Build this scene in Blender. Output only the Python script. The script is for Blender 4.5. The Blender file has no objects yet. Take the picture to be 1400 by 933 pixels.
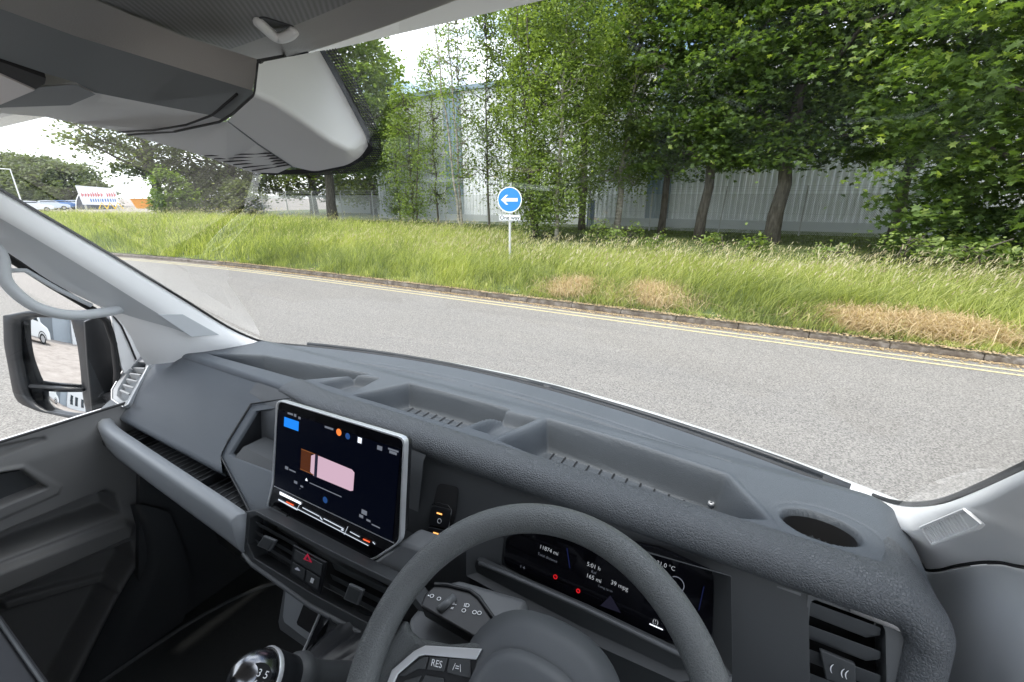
import bpy, bmesh, math, random
import numpy as np
from mathutils import Vector, Matrix
R = math.radians
S = bpy.context.scene
COL = S.collection
rng = np.random.default_rng(7)
random.seed(7)
H = 1.9                                   # eye height above the road

# ---------------------------------------------------------------- camera
PITCH = math.atan(196 / 587.0); YAW = R(29.2)
cam_d = bpy.data.cameras.new('camera'); cam = bpy.data.objects.new('camera', cam_d); COL.objects.link(cam)
cam.location = (0, 0, H); cam.rotation_euler = (R(90) - PITCH, 0, YAW)
cam_d.sensor_width = 36; cam_d.lens = 587 / 1400 * 36
cam_d.clip_start = 0.02; cam_d.clip_end = 2000
S.camera = cam

# ---------------------------------------------------------------- sky, sun, exposure
SUN_EL, SUN_AZ = R(61), R(200)            # azimuth measured clockwise from +Y (sun stands behind the van)
w = bpy.data.worlds.new("World"); S.world = w; w.use_nodes = True
nt = w.node_tree; nd = nt.nodes; lk = nt.links
bg = nd['Background']; bg.inputs['Strength'].default_value = 0.15
sky = nd.new('ShaderNodeTexSky'); sky.sky_type = 'NISHITA'; sky.sun_disc = False
sky.sun_elevation = SUN_EL; sky.sun_rotation = SUN_AZ; sky.air_density = 1.0; sky.dust_density = 1.5
tc = nd.new('ShaderNodeTexCoord'); mp = nd.new('ShaderNodeMapping'); mp.inputs['Scale'].default_value = (1, 1, 3.2)
mp.inputs['Location'].default_value = (0.3, 0.1, 0)
nz = nd.new('ShaderNodeTexNoise'); nz.inputs['Scale'].default_value = 2.6; nz.inputs['Detail'].default_value = 8; nz.inputs['Roughness'].default_value = .6
rp = nd.new('ShaderNodeValToRGB'); rp.color_ramp.elements[0].position = .40; rp.color_ramp.elements[1].position = .60
mx = nd.new('ShaderNodeMix'); mx.data_type = 'RGBA'; mx.inputs['B'].default_value = (13.5, 13.9, 14.4, 1)
lk.new(tc.outputs['Generated'], mp.inputs['Vector']); lk.new(mp.outputs[0], nz.inputs['Vector'])
lk.new(nz.outputs['Fac'], rp.inputs['Fac']); lk.new(rp.outputs['Color'], mx.inputs['Factor'])
lk.new(sky.outputs[0], mx.inputs['A']); lk.new(mx.outputs['Result'], bg.inputs['Color'])
sd = bpy.data.lights.new('sun', 'SUN'); sd.energy = 2.0; sd.angle = R(4.0); sd.color = (1, .95, .87)
sun = bpy.data.objects.new('sun', sd); COL.objects.link(sun)
sv = Vector((math.sin(SUN_AZ) * math.cos(SUN_EL), math.cos(SUN_AZ) * math.cos(SUN_EL), math.sin(SUN_EL)))
sun.rotation_euler = sv.to_track_quat('Z', 'Y').to_euler()
sun.location = sv * 60
S.view_settings.view_transform = 'Standard'; S.view_settings.look = 'None'
S.view_settings.gamma = 1; S.view_settings.use_curve_mapping = False
S.view_settings.exposure = 0.98
try:
    S.cycles.max_bounces = 8; S.cycles.transparent_max_bounces = 24
except Exception: pass

# ---------------------------------------------------------------- ray helpers (measure real places from sight lines)
_f = 587.0
_fw = np.array([-math.sin(YAW) * math.cos(PITCH), math.cos(YAW) * math.cos(PITCH), -math.sin(PITCH)])
_rt = np.array([math.cos(YAW), math.sin(YAW), 0.]); _up = np.cross(_rt, _fw)
def ray(x, y): return _fw + _rt * ((x - 700) / _f) - _up * ((y - 466.5) / _f)
def glass_y(x): return .889 - .14 * ((x + .57) / .8) ** 2
def at(px, py, X=None, Y=None, Z=None, pl=None, ws=False, s=None, k=1.0):
    """a point on a known plane (or on the windscreen); heights are relative to the eye"""
    d = ray(px, py)
    if X is not None: p = d * X / d[0]
    elif Y is not None: p = d * Y / d[1]
    elif Z is not None: p = d * Z / d[2]
    elif pl is not None:
        a, b = np.array(pl[0]), np.array(pl[1]); t = b - a; n = np.array([0, -t[1], t[0]])
        p = d * ((np.array([0, a[0], a[1]]) @ n) / (d @ n))
    elif ws:
        p = d
        for q in np.arange(.05, 3, .002):
            if d[2] * q > -.45 + glass_y(d[0] * q) - d[1] * q: p = d * q; break
    else: p = d * s
    return p * k

# ---------------------------------------------------------------- materials
MATS = {}
def newmat(name):
    m = bpy.data.materials.new(name); m.use_nodes = True; return m
def pm(name, col, rough=.5, bump=None, metal=0., spec=.5, var=0., vscale=4., coat=0., emis=None):
    if name in MATS: return MATS[name]
    m = newmat(name); n = m.node_tree.nodes; l = m.node_tree.links; b = n['Principled BSDF']
    b.inputs['Base Color'].default_value = (*col, 1); b.inputs['Roughness'].default_value = rough
    b.inputs['Metallic'].default_value = metal; b.inputs['Specular IOR Level'].default_value = spec
    b.inputs['Coat Weight'].default_value = coat
    t = n.new('ShaderNodeTexCoord')
    if var:
        z = n.new('ShaderNodeTexNoise'); z.inputs['Scale'].default_value = vscale; z.inputs['Detail'].default_value = 6
        l.new(t.outputs['Object'], z.inputs['Vector'])
        x = n.new('ShaderNodeMix'); x.data_type = 'RGBA'
        x.inputs['A'].default_value = (*[c * (1 - var) for c in col], 1); x.inputs['B'].default_value = (*[min(1, c * (1 + var)) for c in col], 1)
        l.new(z.outputs['Fac'], x.inputs['Factor']); l.new(x.outputs['Result'], b.inputs['Base Color'])
        r2 = n.new('ShaderNodeMapRange'); r2.inputs['To Min'].default_value = rough - .08; r2.inputs['To Max'].default_value = rough + .08
        l.new(z.outputs['Fac'], r2.inputs['Value']); l.new(r2.outputs[0], b.inputs['Roughness'])
    if bump:
        kind, sc, st, dist = bump
        if kind == 'leather':
            v = n.new('ShaderNodeTexVoronoi'); v.inputs['Scale'].default_value = sc; v.feature = 'DISTANCE_TO_EDGE'; o = v.outputs['Distance']
            vr = n.new('ShaderNodeMapRange'); vr.inputs['From Max'].default_value = .22; l.new(o, vr.inputs['Value']); src = vr.outputs[0]
            z = n.new('ShaderNodeTexNoise'); z.inputs['Scale'].default_value = sc * .8; z.inputs['Detail'].default_value = 2
            l.new(t.outputs['Object'], z.inputs['Vector'])
            mm = n.new('ShaderNodeMix'); mm.data_type = 'VECTOR'; mm.inputs['Factor'].default_value = .0022
            l.new(t.outputs['Object'], mm.inputs['A']); l.new(z.outputs['Color'], mm.inputs['B']); l.new(mm.outputs['Result'], v.inputs['Vector'])
        else:
            v = n.new('ShaderNodeTexNoise'); v.inputs['Scale'].default_value = sc; v.inputs['Detail'].default_value = 3; src = v.outputs['Fac']
            l.new(t.outputs['Object'], v.inputs['Vector'])
        bp = n.new('ShaderNodeBump'); bp.inputs['Strength'].default_value = st; bp.inputs['Distance'].default_value = dist
        l.new(src, bp.inputs['Height']); l.new(bp.outputs[0], b.inputs['Normal'])
    if emis: b.inputs['Emission Color'].default_value = (*emis[0], 1); b.inputs['Emission Strength'].default_value = emis[1]
    MATS[name] = m; return m
def glow(name, col, st=1.0):
    return pm(name, (0, 0, 0), .25, spec=.12, emis=(col, st))
M_dash = pm('dash_plastic', (.082, .094, .108), .5, ('leather', 420, .45, .0007), var=.16, vscale=7)
M_pad = pm('dash_leather', (.085, .092, .10), .42, ('leather', 260, .65, .0013), var=.06)
M_dark = pm('dark_plastic', (.042, .045, .048), .55, ('noise', 900, .3, .0004), var=.1)
M_mid = pm('grey_plastic', (.095, .10, .105), .5, ('noise', 900, .35, .0004), var=.08)
M_silver = pm('pale_grey_plastic', (.27, .285, .30), .45, ('noise', 1100, .4, .0004), var=.05)
M_black = pm('black_plastic', (.012, .013, .015), .38, var=.2)
M_gloss = pm('gloss_black', (.004, .004, .006), .06)
M_hole = pm('deep_black', (.006, .006, .007), .8)
M_chrome = pm('chrome', (.8, .81, .83), .14, metal=1)
M_satin = pm('satin_metal', (.72, .73, .75), .34, metal=.6)
M_pillar = pm('pillar_trim', (.88, .88, .88), .6, ('noise', 1300, .3, .0003), var=.03)
M_pillar2 = pm('pillar_trim_grey', (.56, .58, .60), .6, ('noise', 1300, .3, .0003), var=.04)
M_head = pm('headliner_shell', (.38, .365, .34), .8, ('noise', 700, .4, .0006), var=.05)
M_cons = pm('console_plastic', (.78, .78, .765), .6, ('noise', 1200, .3, .0003), var=.04)
M_consd = pm('console_plastic_dark', (.20, .215, .22), .6, ('noise', 1200, .3, .0003), var=.04)
M_door = pm('door_plastic', (.17, .168, .165), .5, ('noise', 900, .4, .0005), var=.06)
M_seat = pm('seat_cloth', (.05, .052, .058), .9, ('noise', 1500, .6, .001), var=.15)
M_floor = pm('floor_mat', (.035, .038, .039), .7, ('noise', 60, .3, .004), var=.3)
M_white = pm('white_paint', (.78, .79, .80), .25, coat=.5)
M_rim = pm('wheel_leather', (.10, .107, .11), .38, ('leather', 380, .55, .0009), var=.05)
M_hub = pm('hub_plastic', (.078, .084, .092), .5, ('noise', 1200, .35, .0004), var=.05)
M_rubber = pm('rubber', (.015, .015, .016), .7)
M_icon = glow('icon_white', (.8, .85, .95), 1.0); M_icond = glow('icon_dim', (.30, .33, .40), .28)
M_print = pm('white_print', (.75, .76, .78), .5)
def cloth_mat():
    m = newmat('headliner_cloth'); n = m.node_tree.nodes; l = m.node_tree.links; b = n['Principled BSDF']
    t = n.new('ShaderNodeTexCoord'); wv = n.new('ShaderNodeTexWave'); wv.inputs['Scale'].default_value = 110; wv.bands_direction = 'DIAGONAL'
    wv.inputs['Distortion'].default_value = .6; l.new(t.outputs['Object'], wv.inputs['Vector'])
    x = n.new('ShaderNodeMix'); x.data_type = 'RGBA'; x.inputs['A'].default_value = (.22, .22, .215, 1); x.inputs['B'].default_value = (.30, .30, .295, 1)
    l.new(wv.outputs['Fac'], x.inputs['Factor']); l.new(x.outputs['Result'], b.inputs['Base Color']); b.inputs['Roughness'].default_value = .95
    bp = n.new('ShaderNodeBump'); bp.inputs['Strength'].default_value = .3; bp.inputs['Distance'].default_value = .0006
    l.new(wv.outputs['Fac'], bp.inputs['Height']); l.new(bp.outputs[0], b.inputs['Normal']); return m
M_cloth = cloth_mat()
def glass_mat(name, tint=(.97, .985, .98), k=.8):
    m = newmat(name); n = m.node_tree.nodes; l = m.node_tree.links
    for q in list(n):
        if q.type != 'OUTPUT_MATERIAL': n.remove(q)
    o = [q for q in n if q.type == 'OUTPUT_MATERIAL'][0]
    tr = n.new('ShaderNodeBsdfTransparent'); tr.inputs[0].default_value = (*tint, 1)
    gl = n.new('ShaderNodeBsdfGlossy'); gl.inputs['Roughness'].default_value = .0
    lw = n.new('ShaderNodeLayerWeight'); lw.inputs['Blend'].default_value = .5
    pw = n.new('ShaderNodeMath'); pw.operation = 'POWER'; pw.inputs[1].default_value = 5
    ma = n.new('ShaderNodeMath'); ma.operation = 'MULTIPLY_ADD'; ma.inputs[1].default_value = k; ma.inputs[2].default_value = .085
    mi = n.new('ShaderNodeMixShader')
    l.new(lw.outputs['Facing'], pw.inputs[0]); l.new(pw.outputs[0], ma.inputs[0]); l.new(ma.outputs[0], mi.inputs[0])
    l.new(tr.outputs[0], mi.inputs[1]); l.new(gl.outputs[0], mi.inputs[2]); l.new(mi.outputs[0], o.inputs[0]); return m
M_glass = glass_mat('window_glass')
M_mirror = pm('mirror_silver', (.93, .94, .94), .0, metal=1)

# ---------------------------------------------------------------- mesh helpers
ORG = {}
class MB:
    def __init__(s): s.v = []; s.f = []
    def add(s, vs, fs):
        o = len(s.v); s.v += [tuple(map(float, v)) for v in vs]; s.f += [tuple(i + o for i in f) for f in fs]; return s
    def box(s, c, d, rz=0., M=None):
        x, y, z = d[0] / 2, d[1] / 2, d[2] / 2
        vs = [Vector((a, b, e)) for a in (-x, x) for b in (-y, y) for e in (-z, z)]
        m = M if M is not None else Matrix.Rotation(rz, 3, 'Z')
        vs = [m @ v + Vector(c) for v in vs]
        return s.add(vs, [(0, 1, 3, 2), (4, 6, 7, 5), (0, 4, 5, 1), (2, 3, 7, 6), (0, 2, 6, 4), (1, 5, 7, 3)])
    def prism(s, pts, off):
        """polygon plus its offset copy"""
        n = len(pts); off = np.array(off); p = [np.array(q, float) for q in pts]
        vs = p + [q + off for q in p]
        return s.add(vs, [tuple(range(n)), tuple(range(2 * n - 1, n - 1, -1))] + [(i, i + n, (i + 1) % n + n, (i + 1) % n) for i in range(n)])
    def tube(s, pts, r, seg=8, closed=False):
        P = [Vector(p) for p in pts]; n = len(P); rr = r if hasattr(r, '__len__') else [r] * n; rings = []
        T0 = None; u = None
        for i in range(n):
            a = P[(i - 1) % n] if (closed or i > 0) else P[i]; b = P[(i + 1) % n] if (closed or i < n - 1) else P[i]
            t = (b - a).normalized()
            if u is None:
                u = t.orthogonal().normalized()
            else:
                u = (u - t * u.dot(t)).normalized()
            v = t.cross(u); rings.append([P[i] + (u * math.cos(k * 2 * math.pi / seg) + v * math.sin(k * 2 * math.pi / seg)) * rr[i] for k in range(seg)])
        vs = [q for g in rings for q in g]; fs = []
        for i in range(n if closed else n - 1):
            for k in range(seg):
                j = (i + 1) % n; fs.append((i * seg + k, i * seg + (k + 1) % seg, j * seg + (k + 1) % seg, j * seg + k))
        if not closed: fs += [tuple(range(seg))[::-1], tuple(range((n - 1) * seg, n * seg))]
        return s.add(vs, fs)
    def grid(s, rows):
        n = len(rows[0]); vs = [p for r in rows for p in r]; fs = []
        for i in range(len(rows) - 1):
            for j in range(n - 1): fs.append((i * n + j, i * n + j + 1, (i + 1) * n + j + 1, (i + 1) * n + j))
        return s.add(vs, fs)
    def lathe(s, c, prof, seg=24, M=None):
        m = M if M is not None else Matrix.Identity(3); rows = []
        for k in range(seg + 1):
            a = 2 * math.pi * k / seg
            rows.append([m @ Vector((r * math.cos(a), r * math.sin(a), z)) + Vector(c) for r, z in prof])
        return s.grid(rows)
    def build(s, name, mat, parent=None, dz=0., bevel=0., seg=2, smooth=False, solid=0., sub=0, angle=35):
        me = bpy.data.meshes.new(name)
        v = np.array(s.v, float)
        if len(v): v[:, 2] += dz
        po = ORG.get(parent.name, np.zeros(3)) if parent else np.zeros(3)
        lo, hi = v.min(0), v.max(0); org = np.array([(lo[0] + hi[0]) / 2, (lo[1] + hi[1]) / 2, lo[2]])
        me.from_pydata((v - org).tolist(), [], s.f); me.validate()
        o = bpy.data.objects.new(name, me); COL.objects.link(o)
        if parent: o.parent = parent
        o.location = org - po; ORG[o.name] = org
        for m in (mat if isinstance(mat, (list, tuple)) else [mat]): me.materials.append(m)
        bm = bmesh.new(); bm.from_mesh(me); bmesh.ops.remove_doubles(bm, verts=bm.verts, dist=1e-5); bmesh.ops.recalc_face_normals(bm, faces=bm.faces); bm.to_mesh(me); bm.free()
        if smooth: me.shade_smooth()
        if solid: q = o.modifiers.new('t', 'SOLIDIFY'); q.thickness = solid; q.offset = 0
        if bevel:
            q = o.modifiers.new('b', 'BEVEL'); q.width = bevel; q.segments = seg; q.limit_method = 'ANGLE'; q.angle_limit = R(angle)
            me.shade_smooth(); q.harden_normals = False
            e = o.modifiers.new('n', 'WEIGHTED_NORMAL'); e.keep_sharp = False
        if sub: q = o.modifiers.new('s', 'SUBSURF'); q.levels = sub; q.render_levels = sub; me.shade_smooth()
        return o
def empty(name, loc, label=None, cat=None, group=None, kind=None, rz=0):
    o = bpy.data.objects.new(name, None); COL.objects.link(o); o.location = loc; o.rotation_euler.z = rz; ORG[o.name] = np.array(loc, float)
    o.empty_display_size = .2; tag(o, label, cat, group, kind); return o
def tag(o, label=None, cat=None, group=None, kind=None):
    for k, v in (('label', label), ('category', cat), ('group', group), ('kind', kind)):
        if v: o[k] = v
    return o
def fastmesh(name, V, F, mat, parent=None, attr=None, smooth=False):
    """V (n,3) array, F (m,k) equal-size polygons"""
    V = np.asarray(V, np.float32); F = np.asarray(F, np.int32); k = F.shape[1]
    po = ORG.get(parent.name, np.zeros(3)) if parent else np.zeros(3)
    lo, hi = V.min(0), V.max(0); org = np.array([(lo[0] + hi[0]) / 2, (lo[1] + hi[1]) / 2, lo[2]])
    me = bpy.data.meshes.new(name); me.vertices.add(len(V)); me.vertices.foreach_set('co', (V - org).astype(np.float32).ravel())
    me.loops.add(F.size); me.loops.foreach_set('vertex_index', F.ravel())
    me.polygons.add(len(F)); me.polygons.foreach_set('loop_start', np.arange(0, F.size, k, dtype=np.int32))
    me.polygons.foreach_set('use_smooth', np.full(len(F), smooth))
    me.update(calc_edges=True)
    if attr is not None:
        a = me.attributes.new('tint', 'FLOAT', 'POINT'); a.data.foreach_set('value', np.asarray(attr, np.float32))
    o = bpy.data.objects.new(name, me); COL.objects.link(o); me.materials.append(mat)
    if parent: o.parent = parent
    o.location = org - po; ORG[o.name] = org; return o
def copy_tree(o, parent=None):
    c = o.copy(); COL.objects.link(c); c.parent = parent
    for ch in list(o.children): copy_tree(ch, c)
    return c
def text_mesh(name, body, p, u, v, size, mat, parent, dz=0., depth=0.0, bold=0.):
    cu = bpy.data.curves.new(name, 'FONT'); cu.body = body; cu.size = size; cu.align_x = 'CENTER'; cu.align_y = 'CENTER'; cu.extrude = depth; cu.offset = bold
    t = bpy.data.objects.new(name, cu); COL.objects.link(t)
    dg = bpy.context.evaluated_depsgraph_get(); me = bpy.data.meshes.new_from_object(t.evaluated_get(dg))
    bpy.data.objects.remove(t); bpy.data.curves.remove(cu)
    u = Vector(u).normalized(); v = Vector(v); v = (v - u * v.dot(u)).normalized(); n = u.cross(v)
    me.transform(Matrix((u, v, n)).transposed().to_4x4())
    me.materials.clear(); me.materials.append(mat)
    po = ORG.get(parent.name, np.zeros(3)) if parent else np.zeros(3)
    org = np.array(p, float) + np.array([0, 0, dz])
    o = bpy.data.objects.new(name, me); COL.objects.link(o); o.parent = parent; o.location = org - po; ORG[o.name] = org
    return o
def catmull(pts, n=8):
    P = [np.array(p, float) for p in pts]; out = []
    for i in range(len(P) - 1):
        a = P[max(i - 1, 0)]; b = P[i]; c = P[i + 1]; d = P[min(i + 2, len(P) - 1)]
        for t in np.linspace(0, 1, n, endpoint=False):
            out.append(.5 * ((2 * b) + (-a + c) * t + (2 * a - 5 * b + 4 * c - d) * t * t + (-a + 3 * b - 3 * c + d) * t ** 3))
    out.append(P[-1]); return out
def sdf_poly(x, y, poly):
    """signed distance, negative inside (vectorised)"""
    P = np.array(poly); d = np.full(x.shape, 1e9); ins = np.zeros(x.shape, bool); n = len(P)
    for i in range(n):
        a = P[i]; b = P[(i + 1) % n]; e = b - a
        t = np.clip(((x - a[0]) * e[0] + (y - a[1]) * e[1]) / (e @ e), 0, 1)
        d = np.minimum(d, np.hypot(x - a[0] - t * e[0], y - a[1] - t * e[1]))
        c = ((a[1] > y) != (b[1] > y)) & (x < (b[0] - a[0]) * (y - a[1]) / (b[1] - a[1] + 1e-12) + a[0]); ins ^= c
    return np.where(ins, -d, d)
def sstep(a, b, x):
    t = np.clip((x - a) / (b - a), 0, 1); return t * t * (3 - 2 * t)

#@@OUTSIDE
# ================================================================ OUTSIDE
exec_outside = True
def kerb_y(x):
    x = np.asarray(x, float); d = np.minimum(x + 9, 0); c = 7.10 - .0075 * d * d
    return np.where(x < -20, 7.10 - .0075 * 121 - .165 * (-20 - x) , c)
# -- ground sheets
def asphalt():
    m = newmat('asphalt'); n = m.node_tree.nodes; l = m.node_tree.links; b = n['Principled BSDF']
    t = n.new('ShaderNodeTexCoord')
    v = n.new('ShaderNodeTexVoronoi'); v.inputs['Scale'].default_value = 95; l.new(t.outputs['Object'], v.inputs['Vector'])
    z = n.new('ShaderNodeTexNoise'); z.inputs['Scale'].default_value = 55; z.inputs['Detail'].default_value = 4; z.inputs['Roughness'].default_value = .75; l.new(t.outputs['Object'], z.inputs['Vector'])
    z2 = n.new('ShaderNodeTexNoise'); z2.inputs['Scale'].default_value = .5; z2.inputs['Detail'].default_value = 5
    mp = n.new('ShaderNodeMapping'); mp.inputs['Scale'].default_value = (.25, 1.3, 1); l.new(t.outputs['Object'], mp.inputs['Vector']); l.new(mp.outputs[0], z2.inputs['Vector'])
    r = n.new('ShaderNodeValToRGB'); e = r.color_ramp.elements; e[0].position = .36; e[0].color = (.13, .122, .113, 1); e[1].position = .64; e[1].color = (.335, .318, .295, 1)
    mixv = n.new('ShaderNodeMix'); mixv.inputs['Factor'].default_value = .35; l.new(z.outputs['Fac'], mixv.inputs['A']); l.new(v.outputs['Color'], mixv.inputs['B'])
    l.new(mixv.outputs['Result'], r.inputs['Fac'])
    mu = n.new('ShaderNodeMix'); mu.data_type = 'RGBA'; mu.blend_type = 'MULTIPLY'; mu.inputs['Factor'].default_value = 1
    r2 = n.new('ShaderNodeValToRGB'); r2.color_ramp.elements[0].position = .3; r2.color_ramp.elements[0].color = (.78, .78, .785, 1); r2.color_ramp.elements[1].position = .7; r2.color_ramp.elements[1].color = (1, .99, .97, 1)
    z3 = n.new('ShaderNodeTexNoise'); z3.inputs['Scale'].default_value = 2.2; z3.inputs['Detail'].default_value = 7; z3.inputs['Roughness'].default_value = .7; mp3 = n.new('ShaderNodeMapping'); mp3.inputs['Scale'].default_value = (.12, 1.0, 1); l.new(t.outputs['Object'], mp3.inputs['Vector']); l.new(mp3.outputs[0], z3.inputs['Vector']); zm = n.new('ShaderNodeMix'); zm.inputs['Factor'].default_value = .5; l.new(z2.outputs['Fac'], zm.inputs['A']); l.new(z3.outputs['Fac'], zm.inputs['B']); l.new(zm.outputs['Result'], r2.inputs['Fac']); l.new(r.outputs['Color'], mu.inputs['A']); l.new(r2.outputs['Color'], mu.inputs['B']); l.new(mu.outputs['Result'], b.inputs['Base Color'])
    b.inputs['Roughness'].default_value = .9
    bp = n.new('ShaderNodeBump'); bp.inputs['Strength'].default_value = .6; bp.inputs['Distance'].default_value = .006; l.new(mixv.outputs['Result'], bp.inputs['Height']); l.new(bp.outputs[0], b.inputs['Normal'])
    return m
M_asph = asphalt()
def ground_noise(name, cols, scale, rough=.95, stretch=(1, 1, 1), bump=.02):
    m = newmat(name); n = m.node_tree.nodes; l = m.node_tree.links; b = n['Principled BSDF']
    t = n.new('ShaderNodeTexCoord'); mp = n.new('ShaderNodeMapping'); mp.inputs['Scale'].default_value = stretch; l.new(t.outputs['Object'], mp.inputs['Vector'])
    z = n.new('ShaderNodeTexNoise'); z.inputs['Scale'].default_value = scale; z.inputs['Detail'].default_value = 9; z.inputs['Roughness'].default_value = .65; l.new(mp.outputs[0], z.inputs['Vector'])
    r = n.new('ShaderNodeValToRGB'); r.color_ramp.elements[0].position = .32; r.color_ramp.elements[1].position = .68
    r.color_ramp.elements[0].color = (*cols[0], 1); r.color_ramp.elements[1].color = (*cols[-1], 1)
    for i, c in enumerate(cols[1:-1]): e = r.color_ramp.elements.new(.32 + .36 * (i + 1) / (len(cols) - 1)); e.color = (*c, 1)
    l.new(z.outputs['Fac'], r.inputs['Fac']); l.new(r.outputs['Color'], b.inputs['Base Color']); b.inputs['Roughness'].default_value = rough
    bp = n.new('ShaderNodeBump'); bp.inputs['Distance'].default_value = bump; l.new(z.outputs['Fac'], bp.inputs['Height']); l.new(bp.outputs[0], b.inputs['Normal']); return m
M_yard = ground_noise('yard_concrete', [(.20, .17, .15), (.28, .245, .22), (.34, .305, .275)], 1.3)
M_lawn = ground_noise('mown_grass', [(.05, .075, .018), (.085, .115, .03), (.13, .14, .05)], 2.5, bump=.05)
M_soil = ground_noise('verge_soil', [(.05, .045, .02), (.07, .08, .025), (.11, .10, .05)], 5, bump=.05)
M_kerb = ground_noise('kerb_stone', [(.06, .045, .035), (.12, .10, .08), (.22, .20, .18)], 7, bump=.01)
M_yel = ground_noise('yellow_paint', [(.36, .33, .22), (.50, .43, .24), (.56, .49, .30)], 14, bump=.002)
M_gut = ground_noise('gutter_dirt', [(.09, .075, .055), (.16, .13, .10), (.24, .21, .18)], 9, bump=.01)
g = MB().add([(-900, -900, 0), (900, -900, 0), (900, 900, 0), (-900, 900, 0)], [(0, 1, 2, 3)]).build('ground', M_yard); tag(g, kind='structure')
xs = np.concatenate([np.linspace(-90, -22, 12), np.linspace(-20, 30, 51)])
g = MB().grid([[(x, -3.2 + (0 if x > -9 else (x + 9) * .02), .004), (x, kerb_y(x) + .01, .004)] for x in xs]).build('road', M_asph); tag(g, kind='structure')
for d0, nm in ((.23, 'yellow_line'), (.40, 'yellow_line')):
    g = MB().grid([[(x, kerb_y(x) - d0 - .055, .008), (x, kerb_y(x) - d0, .008)] for x in xs]).build(nm, M_yel); tag(g, kind='structure')
g = MB().grid([[(x, kerb_y(x) - .13 + .03 * math.sin(x * 3.1), .0075), (x, kerb_y(x) + .01, .0075)] for x in np.linspace(-30, 14, 160)]).build('gutter', M_gut); tag(g, kind='structure')
# kerb: individual stones as joints in one low edging
kb = MB()
x = -45.0
while x < 20:
    L = .895; a, b2 = x, x + L; ya, yb2 = float(kerb_y(a)), float(kerb_y(b2)); jz = random.uniform(-.004, .004) - .015
    kb.prism([(a, ya, 0), (a, ya + .012, .095 + jz), (a, ya + .14, .105 + jz), (a, ya + .14, 0)], (b2 - a, yb2 - ya, 0)); x += .899
g = kb.build('kerb', M_kerb, bevel=.022, seg=3); tag(g, kind='structure')
# verge ground: strip behind the kerb rising to a plateau
def verge_z(x, y):
    y0 = kerb_y(x) + .13; d = y - y0; up = np.where(x < -8, np.clip((-8 - x) / 12, 0, 1), 0)
    z = .10 + .06 * sstep(0, 1.2, d) + .06 * sstep(1, 4.5, d) + up * .45 * sstep(.5, 4.5, d) * (1 - sstep(7, 16, d))
    return z
gx = np.linspace(-58, 34, 185); gt = np.concatenate([np.linspace(0, 8, 33), np.linspace(8.6, 60, 40)])
rows = []
for x in gx:
    yy = kerb_y(x) + .13 + gt; zz = verge_z(np.full(yy.shape, x), yy) + rng.normal(0, .008, yy.shape); rows.append([(x, a, b) for a, b in zip(yy, zz)])
g = MB().grid(rows).build('verge', M_lawn, smooth=True); tag(g, kind='structure')

# -- foliage materials
def leaf_mat(name, c0, c1, c2=None, trans=.35, rough=.5, spec=.4):
    m = newmat(name); n = m.node_tree.nodes; l = m.node_tree.links; b = n['Principled BSDF']; o = [q for q in n if q.type == 'OUTPUT_MATERIAL'][0]
    a = n.new('ShaderNodeAttribute'); a.attribute_name = 'tint'; r = n.new('ShaderNodeValToRGB')
    r.color_ramp.elements[0].color = (*c0, 1); r.color_ramp.elements[1].color = (*c1, 1)
    if c2: r.color_ramp.elements[1].position = .8; e = r.color_ramp.elements.new(1.0); e.color = (*c2, 1)
    l.new(a.outputs['Fac'], r.inputs['Fac']); l.new(r.outputs['Color'], b.inputs['Base Color'])
    b.inputs['Roughness'].default_value = rough; b.inputs['Specular IOR Level'].default_value = spec
    t = n.new('ShaderNodeBsdfTranslucent'); mu = n.new('ShaderNodeMix'); mu.data_type = 'RGBA'; mu.blend_type = 'MULTIPLY'; mu.inputs['Factor'].default_value = 1
    mu.inputs['B'].default_value = (1.5, 1.6, .6, 1); l.new(r.outputs['Color'], mu.inputs['A']); l.new(mu.outputs['Result'], t.inputs['Color'])
    s = n.new('ShaderNodeMixShader'); s.inputs[0].default_value = trans; l.new(b.outputs[0], s.inputs[1]); l.new(t.outputs[0], s.inputs[2]); l.new(s.outputs[0], o.inputs[0]); return m
M_maple = leaf_mat('maple_leaves', (.03, .062, .02), (.15, .225, .06), (.36, .44, .11), trans=.45)
M_birch = leaf_mat('birch_leaves', (.085, .13, .035), (.25, .32, .10), (.36, .42, .14), trans=.45)
M_oak = leaf_mat('oak_leaves', (.06, .085, .028), (.18, .21, .07), (.28, .30, .10), trans=.4)
M_lime = leaf_mat('lime_leaves', (.05, .09, .018), (.19, .26, .05), (.32, .37, .08), trans=.45)
M_far = leaf_mat('far_leaves', (.06, .085, .04), (.14, .17, .07), (.18, .21, .09))
M_grass = leaf_mat('long_grass', (.12, .16, .04), (.44, .47, .15), (.64, .60, .30), trans=.4, rough=.6)
M_dry = leaf_mat('dry_grass', (.36, .26, .15), (.60, .47, .30), (.72, .6, .42), trans=.3, rough=.8)
M_seed = leaf_mat('seed_heads', (.36, .30, .18), (.58, .52, .36), (.66, .60, .46), trans=.3, rough=.8)
M_bark = ground_noise('bark', [(.05, .042, .033), (.11, .095, .075), (.17, .15, .125)], 5, stretch=(3, 3, .6), bump=.04)
M_bbark = ground_noise('birch_bark', [(.08, .07, .06), (.30, .27, .22), (.46, .44, .40)], 4, stretch=(1, 1, 3), bump=.01)

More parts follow.
